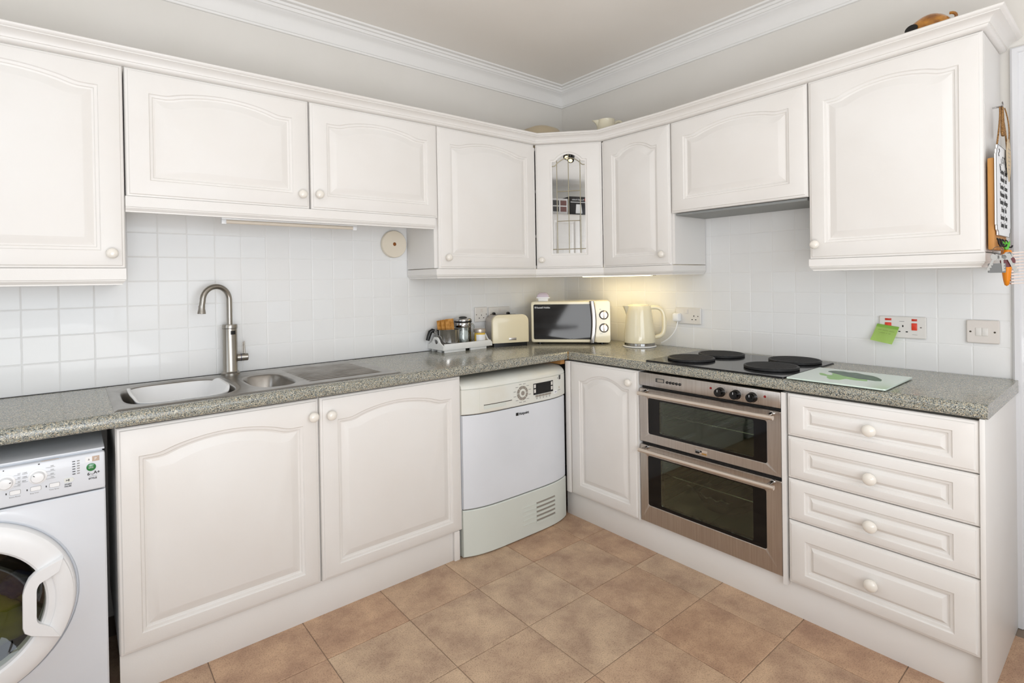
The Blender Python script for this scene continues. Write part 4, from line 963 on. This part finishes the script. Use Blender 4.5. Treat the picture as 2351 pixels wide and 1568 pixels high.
# sockets behind the toaster
def plate(label, x0, x1, z0, z1, name='wall_socket', hole=True):
    t = thing(name, label, 'socket', (x0, -.0075, z0))
    w_, h_ = x1 - x0, z1 - z0
    bm = BM(); loft(bm, [[(x, y, z) for x, z in rrect(i_, w_ - i_, i_, h_ - i_, .004)] for i_, y in ((0, 0), (0, -.007), (.003, -.010))]); obj('faceplate', bm, 'socket', t)
    bxo('rocker_switch', 'agedsock', t, w_ * .5 - .008, w_ * .5 + .008, -.0125, -.0097, h_ - .032, h_ - .012, .001)
    if hole:
        for x, z, a, b_ in ((.5, .45, .002, .0045), (.32, .26, .004, .0022), (.68, .26, .004, .0022)): bxo('pin_hole', 'ink', t, w_ * x - a, w_ * x + a, -.0103, -.0097, h_ * z - b_, h_ * z + b_)
    for x in (.09, .91):
        bm = BM(); lathe(bm, [(.003, 0), (.003, .0008)], (w_ * x, -.0098, h_ * .5), (0, -1, 0), 12); obj('screw', bm, 'seam', t)
    return t
plate('white single wall socket left of the toaster', -.8020, -.7080, 1.066, 1.156)
plate('white switch plate on the wall behind the toaster', -.6960, -.5260, 1.062, 1.152, hole=False)

# ------------------------------------------------------------------ tea tray and the things on it
tz, tw, td = 0.0, .332, .152
ty = thing('serving_tray', 'white wooden tray with cut-out handles holding tea things', 'tray', (-1.1300, -.1660, ZK), tz)
bm = BM()
for x0, x1, y0, y1 in ((.010, .150, .004, .018), (.185, .300, .004, .018), (.010, .150, td - .022, td - .008), (.185, .300, td - .022, td - .008), (.010, .024, .045, .085)): box(bm, x0, x1, y0, y1, .0003, .016, .001)
obj('foot_rail', bm, 'tray', ty)
bxo('tray_base', 'tray', ty, .0045, tw - .0045, .0052, td - .0052, .0162, .022)
bxo('front_rim', 'tray', ty, .0042, tw - .0042, -.0042, .005, .0157, .050, .001); bxo('back_rim', 'tray', ty, .0042, tw - .0042, td - .005, td + .004, .0157, .050, .001)
def endp(name, x):
    bm = BM(); out = []; n = 24
    for i in range(n + 1):
        t = i / n; y = -.004 + (td + .008) * t; out.append((y, .050 + .036 * sstep(.18, .42, t) * (1 - sstep(.58, .82, t))))
    cy_, cz_ = td / 2, .059; oval = [(cy_ + .022 * cos(2 * pi * k / n), cz_ + .0135 * sin(2 * pi * k / n)) for k in range(n)]
    # outline with matching count, from the angle round the hole
    o_full = out + [(td + .004, .0155), (td * .75, .0155), (td * .5, .0155), (td * .25, .0155), (-.004, .0155)]
    def hit(a):
        best = None; c, s = cos(a), sin(a)
        for (y1_, z1_), (y2_, z2_) in zip(o_full, o_full[1:] + o_full[:1]):
            ex, ez = y2_ - y1_, z2_ - z1_; den = c * ez - s * ex
            if abs(den) < 1e-12: continue
            tt = ((y1_ - cy_) * ez - (z1_ - cz_) * ex) / den; uu = ((y1_ - cy_) * s - (z1_ - cz_) * c) / den
            if tt > 0 and -1e-6 <= uu <= 1 + 1e-6 and (best is None or tt < best): best = tt
        return (cy_ + c * best, cz_ + s * best)
    angs = sorted([2 * pi * k / 48 for k in range(48)] + [atan2(z - cz_, y - cy_) % (2 * pi) for y, z in ((-.004, .0155), (td + .004, .0155), (-.004, .05), (td + .004, .05))])
    O = [hit(a) for a in angs]; H = [(cy_ + .022 * cos(a), cz_ + .0135 * sin(a)) for a in angs]
    loft(bm, [[(x - .0045, y, z) for y, z in O], [(x - .0045, y, z) for y, z in H], [(x + .0045, y, z) for y, z in H], [(x + .0045, y, z) for y, z in O], [(x - .0045, y, z) for y, z in O]], False, False)
    bmesh.ops.remove_doubles(bm, verts=bm.verts, dist=1e-6); obj(name, bm, 'tray', ty)
endp('end_handle', -.0005); endp('end_handle', tw + .0005)
TM = Matrix.Translation((-1.1300, -.1660, ZK)) @ Matrix.Rotation(tz, 4, 'Z')
def on_tray(x, y, z=.0222): return TM @ Vector((x, y, z))
KS = 1.0
pt = thing('saucepan', 'small shiny steel saucepan with black handle on the white tray', 'saucepan', on_tray(.078, .076), tz)
bm = BM(); lathe(bm, [(.046, .0003), (.050, .003), (.0505, .074), (.052, .0765), (.0505, .077), (.0485, .075), (.0475, .006), (0, .004)], n=44); obj('pan', bm, 'chrome', pt, 40)
bm = BM(); tube(bm, [(-.047, .017, .060), (-.055, .020, .066), (-.062, .023, .068)], .0045, 10); obj('handle_bracket', bm, 'chrome', pt)
bm = BM(); tube(bm, [(-.054, .020, .070), (-.062, .023, .0725), (-.070, .026, .067), (-.076, .028, .050), (-.081, .030, .032)], [.008, .009, .0095, .009, .008], 12); obj('handle', bm, 'black', pt, 60)
for k, (x, y, r_, tl, zz) in enumerate(((-.022, .012, 4, -5, .0), (-.006, .000, 2, -3, .001), (.014, -.012, -4, -2, .006))):
    s_ = thing('sugar_sachet', ('leftmost', 'middle', 'rightmost')[k] + ' of the three amber sachets standing in the saucepan', 'sachet', pt.matrix_basis @ Vector((x, y, .0140)), tz, 'amber sachets in the saucepan')
    s_.rotation_euler = (radians(-4), radians(tl), tz + radians(r_))
    bm = BM(); loft(bm, [[(x_, y_, z_) for x_, y_ in ((-.027, -t_), (.027, -t_), (.027, t_), (-.027, t_))] for z_, t_ in ((.0, .0004), (.008, .0006), (.03, .0022), (.108 + zz, .0024), (.124 + zz, .0006), (.142 + zz, .0004))]); obj('packet', bm, 'kraft', s_, 60)
cf = thing('cafetiere', 'glass cafetiere with chrome lid holding a clear plastic bag', 'cafetiere', on_tray(.197, .094), tz)
bm = BM(); lathe(bm, [(.041, .0003), (.043, .003), (.043, .124), (.0405, .124), (.0405, .006), (0, .005)], n=40, cap=False); obj('beaker', bm, 'clear', cf, 50)
bm = BM(); lathe(bm, [(.0435, .094), (.0440, .095), (.0440, .119), (.0435, .120)], n=40, cap=False); obj('collar', bm, 'chrome', cf)
bm = BM(); lathe(bm, [(.0455, .120), (.0465, .122), (.0465, .127), (.0455, .128)], n=40); obj('lid_seal', bm, 'black', cf)
bm = BM(); lathe(bm, [(.0460, .1282), (.0460, .135), (.042, .141), (.02, .144), (0, .144)], n=40); obj('lid', bm, 'chrome', cf, 40)
bm = BM(); lathe(bm, [(.022, .1425), (.021, .147), (.012, .151), (0, .152)], n=28); obj('knob', bm, 'black', cf, 40)
bm = BM(); tube(bm, bez((.043, 0, .108), (.072, 0, .112), (.074, 0, .09), (.070, 0, .06), 10) + bez((.070, 0, .056), (.066, 0, .02), (.06, 0, .018), (.044, 0, .018), 8), .0042, 10); obj('handle', bm, 'clear', cf, 60)
o = lump('plastic_bag', cf.matrix_basis @ Vector((0, 0, .056)), (.036, .036, .044), 'bag', 'crumpled clear plastic bag inside the cafetiere', 9); o['category'] = 'bag'; del o['group']
jr_ = thing('spice_jar', 'small glass jar with silver lid and yellow contents on the tray', 'jar', on_tray(.290, .054), tz)
bm = BM(); lathe(bm, [(.024, .0003), (.0255, .003), (.0255, .050), (.022, .055), (0, .055)], n=32); obj('contents', bm, 'yellow', jr_, 40)
bm = BM(); a_ = [radians(q_) for q_ in range(-75, 46, 10)]; prism(bm, [(.0260 * sin(a), -.0260 * cos(a)) for a in a_] + [(.0256 * sin(a), -.0256 * cos(a)) for a in reversed(a_)], 'z', .008, .046); obj('paper_label', bm, 'white', jr_)
bm = BM(); lathe(bm, [(.0270, .0552), (.0275, .057), (.0275, .070), (.0245, .073), (0, .0725)], n=32); obj('lid', bm, 'alu', jr_, 40)

for t_, k in ((pt, 1.36), (cf, 1.12), (jr_, 1.28)):
    for ch in t_.children:
        ch.data.transform(Matrix.Scale(k, 4))
# ------------------------------------------------------------------ sockets, note on the right wall
ck = thing('cooker_socket', 'white cooker socket plate with red switches on right wall', 'socket', wb(1.8955, .0075, 1.0500), RB)
w_, h_ = .1615, .0900
bm = BM(); loft(bm, [[(x, y, z) for x, z in rrect(i_, w_ - i_, i_, h_ - i_, .004)] for i_, y in ((0, 0), (0, -.007), (.003, -.010))]); obj('faceplate', bm, 'socket', ck)
for x, a in ((.0330, .0115), (.1235, .0095)):
    bxo('neon_lamp', 'neon', ck, x - a, x + a, -.0112, -.0098, .0725, .0815, .0006); bxo('rocker_switch', 'red', ck, x - a, x + a, -.0135, -.0098, .0345, .0640, .0015)
for x, z, a, b_ in ((.0840, .0505, .0022, .0042), (.0720, .0275, .0038, .0022), (.0975, .0270, .0038, .0022)): bxo('pin_hole', 'ink', ck, x - a, x + a, -.0103, -.0097, z - b_, z + b_)
bm = BM(); lathe(bm, [(.003, 0), (.003, .0008)], (.1450, -.0098, .0470), (0, -1, 0), 12); obj('screw', bm, 'chrome', ck)
bxo('maker_print', 'grey', ck, .116, .133, -.0102, -.0097, .0155, .0168); bxo('maker_print', 'grey', ck, .0720, .0890, -.0102, -.0097, .0685, .0705)
sw = thing('light_switch', 'white double wall switch plate at right end of the tiles', 'switch', wb(2.1825, .0075, 1.0480), RB)
bm = BM(); loft(bm, [[(x, y, z) for x, z in rrect(i_, .0955 - i_, i_, .0885 - i_, .004)] for i_, y in ((0, 0), (0, -.007), (.003, -.010))]); obj('faceplate', bm, 'agedsock', sw)
for k in (0, 1): bxo('rocker_switch', 'socket', sw, .0280 + k * .0185, .0460 + k * .0185, -.0128, -.0098, .0285, .0600, .0012)
for x in (.0125, .0825):
    bm = BM(); lathe(bm, [(.0034, 0), (.0034, .0008)], (x, -.0098, .044), (0, -1, 0), 14); obj('screw', bm, 'seam', sw)
nt_ = thing('sticky_note', 'green sticky note hanging tilted over the cooker socket', 'note', wb(1.9275, .0215, 1.1030), RB)
def npt(s, t): # s 0..1 across the top, t 0..1 down; curls out toward the bottom
    x = -.0375 + .0785 * s - .0225 * t; z = .0040 - .0110 * s - .0700 * t - .0040 * s * t; y = -.001 - .017 * t * t
    return Vector((x, y, z))
def nsheet(name, material, s0, s1, t0, t1, off, n=10):
    bm = BM(); G = [[bm.verts.new(npt(s0 + (s1 - s0) * i / n, t0 + (t1 - t0) * j / n) + Vector((0, off, 0))) for j in range(n + 1)] for i in range(n + 1)]
    for i in range(n):
        for j in range(n): bm.faces.new((G[i][j], G[i + 1][j], G[i + 1][j + 1], G[i][j + 1]))
    bmesh.ops.solidify(bm, geom=bm.faces[:], thickness=.0002); return obj(name, bm, material, nt_, 60)
nsheet('paper', 'note', 0, 1, 0, 1, 0); nsheet('glued_strip', 'noteband', 0, 1, 0, .17, -.0004)
def scrawl(s0, s1, t0, seed):
    rnd = random.Random(seed); bm = BM(); s = s0
    while s < s1:
        L = rnd.choice((.05, .16, .24, .12)); n = max(3, int(L * 60)); pts = [npt(min(s + L * k / n, s1), t0 + .035 * (rnd.random() - .5)) + Vector((0, -.0007, 0)) for k in range(n + 1)]
        if (pts[-1] - pts[0]).length > .002: tube(bm, pts, .00035, 4)
        s += L + .05
    return bm
obj('handwriting', scrawl(.14, .90, .32, 4), 'notepen', nt_); obj('handwriting', scrawl(.26, .74, .47, 5), 'notepen', nt_)

# ------------------------------------------------------------------ paper roll disc, strip lamps
pr = thing('paper_roll_holder', 'round cream disc with brown dowel on the wall under the cabinets', 'roll holder', (-1.3480, -.009, 1.5270))
bm = BM(); lathe(bm, [(.071, 0), (.0735, .002), (.0735, .018), (.071, .021), (.010, .021), (.010, .016), (0, .016)], (0, 0, 0), (0, -1, 0), 56); obj('disc', bm, 'roll', pr, 40)
bm = BM(); lathe(bm, [(.0095, .014), (.0095, .0195), (.007, .021), (0, .0212)], (0, 0, 0), (0, -1, 0), 24); obj('dowel', bm, 'dowel', pr)
sl = thing('strip_light', 'unlit tube strip light under the short cabinets over the sink', 'lamp', (-2.24, -.225, 1.628))
bxo('housing', 'white', sl, 0, .585, -.014, .014, -.040, .017, .002)
bm = BM(); cyl(bm, (.012, 0, -.0475), (.573, 0, -.0475), .0075, 14); obj('tube', bm, 'tube', sl)
for x in (0, .567): bxo('end_cap', 'white', sl, x, x + .018, -.0105, .0105, -.058, -.0402, .002)
ul = thing('under_cabinet_light', 'lit warm strip light under the cabinet above the kettle', 'lamp', (-.215, -.62, 1.386))
bxo('housing', 'white', ul, -.022, .022, -.27, .25, -.030, -.0005, .002)
bm = BM(); box(bm, -.017, .017, -.26, .24, -.0545, -.0302, .004); obj('diffuser', bm, 'lampon', ul)
bxo('end_cap', 'keygrey', ul, -.012, .012, -.285, -.262, -.052, -.036, .002)

# ------------------------------------------------------------------ things on top of the wall cabinets
jg = thing('milk_jug', 'cream pottery jug standing on top of the corner wall cabinets', 'jug', (-.245, -.600, 2.1245), atan2(Rv[1], Rv[0]))
bm = BM(); lathe(bm, [(.036, 0), (.040, .004), (.0405, .03), (.037, .07), (.035, .090), (.037, .094), (.0345, .094), (.0325, .088), (.034, .03), (0, .008)], n=40); obj('body', bm, 'jug', jg, 50)
bm = BM(); loft(bm, [[(-.030, .012, z1_), (-.036 - e_, .005, z1_), (-.036 - e_ * 1.15, 0, z1_), (-.036 - e_, -.005, z1_), (-.030, -.012, z1_)] for z1_, e_ in ((.066, .001), (.080, .006), (.089, .014), (.0945, .021))]); obj('spout', bm, 'jug', jg, 60)
bm = BM(); tube(bm, bez((.034, 0, .080), (.060, 0, .102), (.076, 0, .08), (.062, 0, .05), 10) + bez((.060, 0, .048), (.052, 0, .03), (.045, 0, .025), (.039, 0, .022), 6), .0058, 10); obj('handle', bm, 'jug', jg, 60)
ds = thing('round_dish', 'upturned beige dish on top of the cabinets left of the corner', 'dish', (-.385, -.185, 2.1245))
bm = BM(); lathe(bm, [(.155, 0), (.160, .006), (.158, .05), (.145, .10), (.115, .140), (.06, .163), (.0, .170)], n=48); obj('shell', bm, 'dish', ds, 60)
og = thing('pottery_ornament', 'amber glazed pottery ornament on top of the right-end cabinet', 'ornament', wb(2.130, .270, 2.1360), RB)
bm = BM(); bmesh.ops.create_icosphere(bm, subdivisions=4, radius=1)
for v_ in bm.verts:
    p = v_.co; k = 1 + .06 * sin(3 * p.x + 1); v_.co = Vector((p.x * .060, p.y * .042, .052 + p.z * .052 * k * (1.0 if p.x < .2 else 1.0)))
obj('body', bm, 'orn', og, 80)
bm = BM(); lathe(bm, [(.013, 0), (.014, .003), (.010, .004), (0, .002)], (-.034, -.033, .066), (-.3, -1, .15), 24, sx=1.3); obj('opening', bm, 'ink', og)
bm = BM(); tube(bm, [(.050 + .015 * sin(a), -.006, .078 - .013 * cos(a)) for a in [pi * k / 8 for k in range(-4, 9)]], .0042, 8); obj('loop_handle', bm, 'orn', og, 60)
for ch in og.children: ch.data.transform(Matrix.Scale(1.22, 4))
for ch in jg.children: ch.data.transform(Matrix.Scale(1.42, 4))

# ------------------------------------------------------------------ things hung on the side of the right-end cabinet
SY = -2.2872
pb = tag(bxo('wooden_board', 'wood', None, -.315, -.085, SY - .0215, SY - .0045, 1.396, 1.706, .004), 'pine board hung flat behind the white days sign', 'board')
sg = thing('hanging_sign', 'white wooden sign listing the days hung from jute twine', 'sign', (-.195, SY - .0245, 1.4450))
hw, hh = .135, .305
prof_ = [(-hw + .030, 0), (hw - .030, 0), (hw - .028, .012), (hw - .012, .018), (hw - .008, .032), (hw, .034), (hw, hh - .034), (hw - .008, hh - .032), (hw - .012, hh - .018), (hw - .028, hh - .012), (hw - .030, hh), (-hw + .030, hh), (-hw + .028, hh - .012), (-hw + .012, hh - .018), (-hw + .008, hh - .032), (-hw, hh - .034), (-hw, .034), (-hw + .008, .032), (-hw + .012, .018), (-hw + .028, .012)]
bm = BM(); prism(bm, prof_, 'y', -.005, 0); obj('board', bm, 'white', sg)
bm = BM(); tube(bm, [(x, -.0052, z) for x, z in prof_] + [(prof_[0][0], -.0052, prof_[0][1])], .0007, 4); obj('edge_line', bm, 'dgrey', sg)
days = ['Opening Times', 'Monday  Iced', 'Tuesday  Scones', 'Wednesday  Waffle', 'Thursday  InABurger', 'Friday  Fish', 'Saturday  Soup', 'Sunday  Roast']
for k, s in enumerate(days): text(s, .0245, 'ink', sg, 0, .2130 - k * .0262, -.0054, align='CENTER', sx=.86 if len(s) < 16 else .72, bold=.0006)
for k, c in enumerate('BISTRO'):
    a = radians(38 - k * 15.2); text(c, .034, 'ink', sg, 0, 0, 0, mtx=Matrix.Translation((-.150 * sin(a) * .62, -.0054, .2520 + (.150 * cos(a) - .150) * .9)) @ Matrix.Rotation(-a * .8, 4, 'Y') @ Matrix.Rotation(radians(90), 4, 'X'), align='CENTER', bold=.0005)
for sgn in (-1, 1):
    bm = BM(); tube(bm, [(sgn * (.085 + .010 * sin(q_ * .9)), -.0055, .268 + .0035 * q_) for q_ in range(8)], .0011, 5); obj('scroll', bm, 'ink', sg)
    bm = BM(); tube(bm, bez((sgn * .100, -.002, hh - .004), (sgn * .075, -.004, hh + .05), (sgn * .03, -.003, hh + .11), (sgn * .006, .002, hh + .145), 12), .0026, 8); obj('twine', bm, 'twine', sg, 60)
bm = BM(); loft(bm, [[(a * cos(2 * pi * k / 16), b_ * sin(2 * pi * k / 16) - .004, z) for k in range(16)] for z, a, b_ in ((hh + .045, .016, .004), (hh + .060, .022, .006), (hh + .085, .015, .005), (hh + .125, .007, .004), (hh + .145, .004, .003))]); obj('twine_bow', bm, 'twine', sg, 60)
bm = BM(); lathe(bm, [(.003, 0), (.003, .024)], (0, .022, hh + .148), (0, -1, 0), 10); tube(bm, [(.0 + .011 * sin(a) + .008, -.003, hh + .155 + .011 * cos(a)) for a in [2 * pi * k / 16 for k in range(15)]], .0014, 6); obj('hanging_hook', bm, 'chrome', sg)
lt = thing('gift_tag', 'kraft leaf-shaped tag hanging from twine over the days sign', 'tag', (-.150, SY - .0345, 1.640))
tagp = [(0, .150), (.030, .135), (.048, .105), (.052, .070), (.040, .035), (.015, .0), (-.010, .030), (-.026, .070), (-.026, .105), (-.015, .135)]
bm = BM(); prism(bm, [(x, z) for x, z in tagp], 'y', -.003, 0); obj('card', bm, 'tagcard', lt)
for k in range(6): bxo('print_line', 'grey', lt, -.012, .036 - .004 * k, -.0034, -.0028, .112 - k * .014, .1135 - k * .014)
bm = BM(); tube(bm, bez((.008, -.002, .138), (.03, -.004, .18), (.02, .0, .23), (-.018, .004, .256), 10), .0018, 6); obj('string', bm, 'twine', lt, 60)
hk = thing('hook_rail', 'black coat hooks hanging below the days sign', 'hooks', (-.215, SY - .0225, 1.405))
bxo('backing', 'wood', hk, -.080, .105, .0000, .0008, .018, .036)
for x in (-.070, -.020, .030, .095):
    bm = BM(); tube(bm, [(x, .001, .030), (x, -.004, .026), (x, -.006, .012), (x, -.010, .003), (x, -.016, .003), (x, -.019, .010)], [.003, .003, .0032, .0034, .003, .0022], 8); obj('hook', bm, 'black', hk, 60)
ks = thing('key_bunch', 'bunch of keys with grey fob hanging from the hooks', 'keys', (-.350, SY - .034, 1.392), radians(-66))
bm = BM(); tube(bm, [(.018 * sin(2 * pi * k / 24) + .0, 0, -.002 + .018 * cos(2 * pi * k / 24)) for k in range(25)], .0013, 6); obj('key_ring', bm, 'keymetal', ks, 60)
def key(x, z, a, s, material):
    bm = BM(); prism(bm, [(x_ * s, z_ * s) for x_, z_ in [(.016 * cos(2 * pi * k / 14), .013 * sin(2 * pi * k / 14)) for k in range(9, 19)] + [(.016, .0), (.012, .010), (-.012, .010), (-.016, 0)]], 'y', -.0012, .0012)
    box(bm, -.004 * s, .004 * s, -.001, .001, -.062 * s, -.010 * s)
    for k in range(3): box(bm, .004 * s, .0075 * s, -.001, .001, (-.060 + k * .012) * s, (-.053 + k * .012) * s)
    bm.transform(Matrix.Translation((x, -.004, z)) @ Matrix.Rotation(radians(a), 4, 'Y')); return obj('key', bm, material, ks)
key(-.012, -.030, 24, 1.05, 'keymetal'); key(.030, -.026, -22, 1.3, 'keymetal'); key(.012, -.032, -4, 1.0, 'keymetal')
bm = BM(); prism(bm, rrect(-.034, .026, -.100, -.058, .003), 'y', -.003, .003); lab(obj('fob', bm, 'keygrey', ks), 'square grey fob')
bm = BM(); lathe(bm, [(.026, 0), (.026, .004)], (.034, .006, -.050), (0, -1, 0), 24); lab(obj('fob', bm, 'maroon', ks), 'round maroon fob')
br = thing('carrot_brush', 'orange carrot-shaped brush with pale bristles hanging from the hooks', 'brush', (-.205, SY - .0360, 1.403), radians(-66))
bm = BM(); lathe(bm, [(.0, -.004), (.018, -.008), (.022, -.025), (.019, -.07), (.013, -.11), (.008, -.128), (0, -.132)], n=24, sy=.7); obj('carrot_body', bm, 'orange', br, 60)
bm = BM()
for a in (-25, 0, 25): tube(bm, [(0, 0, -.006), (.012 * sin(radians(a)), 0, .012), (.022 * sin(radians(a)), 0, .024)], [.005, .005, .001], 8)
obj('carrot_leaves', bm, 'green', br, 60)
bm = BM()
for k in range(11):
    for j in (-1, 0, 1): tube(bm, [(.010, j * .005, -.018 - k * .0105), (.066 - .0012 * k, j * .007, -.014 - k * .0107)], [.0036, .0012], 6)
for ch in ks.children: ch.data.transform(Matrix.Scale(.74, 4))
o = obj('bristles', bm, 'bristle', br, 60); o['kind'] = 'stuff'

# ------------------------------------------------------------------ seen only in reflections: fridge with boxes, table, ceiling spots
fr_ = thing('tall_cupboard', 'tall white panelled cupboard with cartons on top, mirrored in the leaded glass', 'cupboard', (-4.29, -2.95, 0), radians(90))
bxo('carcass', 'carc', fr_, 0, .90, -.58, -.002, .02, 2.165)
for x0 in (.002, .452):
    for z0, z1 in ((.04, .90), (.905, 2.16)): d = door('door', fr_, x0, x0 + .446, z0, z1, -.5812, rise=.0); knob(d, x0 + (.40 if x0 < .1 else .05), z0 + .12 if z0 > .5 else z1 - .12, -.6030)
k1 = thing('appliance_box', 'black printed kettle carton on top of the tall cupboard', 'box', (-3.82, -2.50, 2.1655))
bxo('carton', 'boxblack', k1, -.10, .10, -.11, .13, 0, .235, .002)
bm = BM(); prism(bm, [(-.055, .015), (.045, .015), (.035, .135), (-.040, .135)], 'x', .1002, .1012); obj('kettle_print', bm, 'wprint', k1)
bm = BM(); box(bm, .1002, .1010, -.10, .12, .158, .166); obj('print_stripe', bm, 'wprint', k1)
text('Russell Hobbs', .032, 'wprint', k1, 0, 0, 0, mtx=Matrix.Translation((.1006, -.085, .185)) @ Matrix.Rotation(radians(90), 4, 'Z') @ Matrix.Rotation(radians(90), 4, 'X'))
bm = BM(); box(bm, .1002, .1010, -.104, -.094, .183, .214); obj('print_mark', bm, 'red', k1)
k2 = thing('appliance_box', 'white printed carton on top of the tall cupboard', 'box', (-3.82, -2.03 - .0, 2.1655)) if False else thing('appliance_box', 'white printed carton beside the black one on the tall cupboard', 'box', (-3.82, -2.22, 2.1655))
bxo('carton', 'boxwhite', k2, -.10, .10, -.12, .14, 0, .20, .002)
for y, z in ((-.10, .11), (.01, .11), (-.10, .03), (.01, .03)): bxo('picture_print', 'boxred' if y < 0 else 'dgrey', k2, .1002, .1008, y, y + .09, z, z + .065)
bt_ = thing('dining_table', 'round white pedestal table reflected in the microwave door', 'table', (-3.16, -2.36, 0))
bm = BM(); lathe(bm, [(.0, .715), (.33, .715), (.34, .725), (.33, .74), (0, .74)], n=56); obj('table_top', bm, 'white', bt_)
bm = BM(); lathe(bm, [(.24, .001), (.24, .015), (.05, .04), (.035, .2), (.035, .66), (.08, .714)], n=32); obj('pedestal', bm, 'white', bt_)
sp_ = thing('ceiling_spotlight', 'black twin spotlight on the ceiling reflected in leaded glass', 'lamp', (-2.30, -1.56, ZC))
bm = BM(); lathe(bm, [(.05, -.0005), (.05, -.02), (0, -.022)], n=28); obj('ceiling_rose', bm, 'black', sp_)
for s in (-1, 1):
    bm = BM(); tube(bm, [(0, 0, -.02), (s * .05, s * .05, -.05)], .008, 8); cyl(bm, (s * .05, s * .05, -.05), (s * .05 + .06, s * .05 + .05, -.14), .035, 20, .004); obj('spot_head', bm, 'black', sp_)
    bm = BM(); cyl(bm, (s * .05 + .0605, s * .05 + .0505, -.1405), (s * .05 + .062, s * .05 + .052, -.143), .020, 20); obj('bulb', bm, 'lampon', sp_)
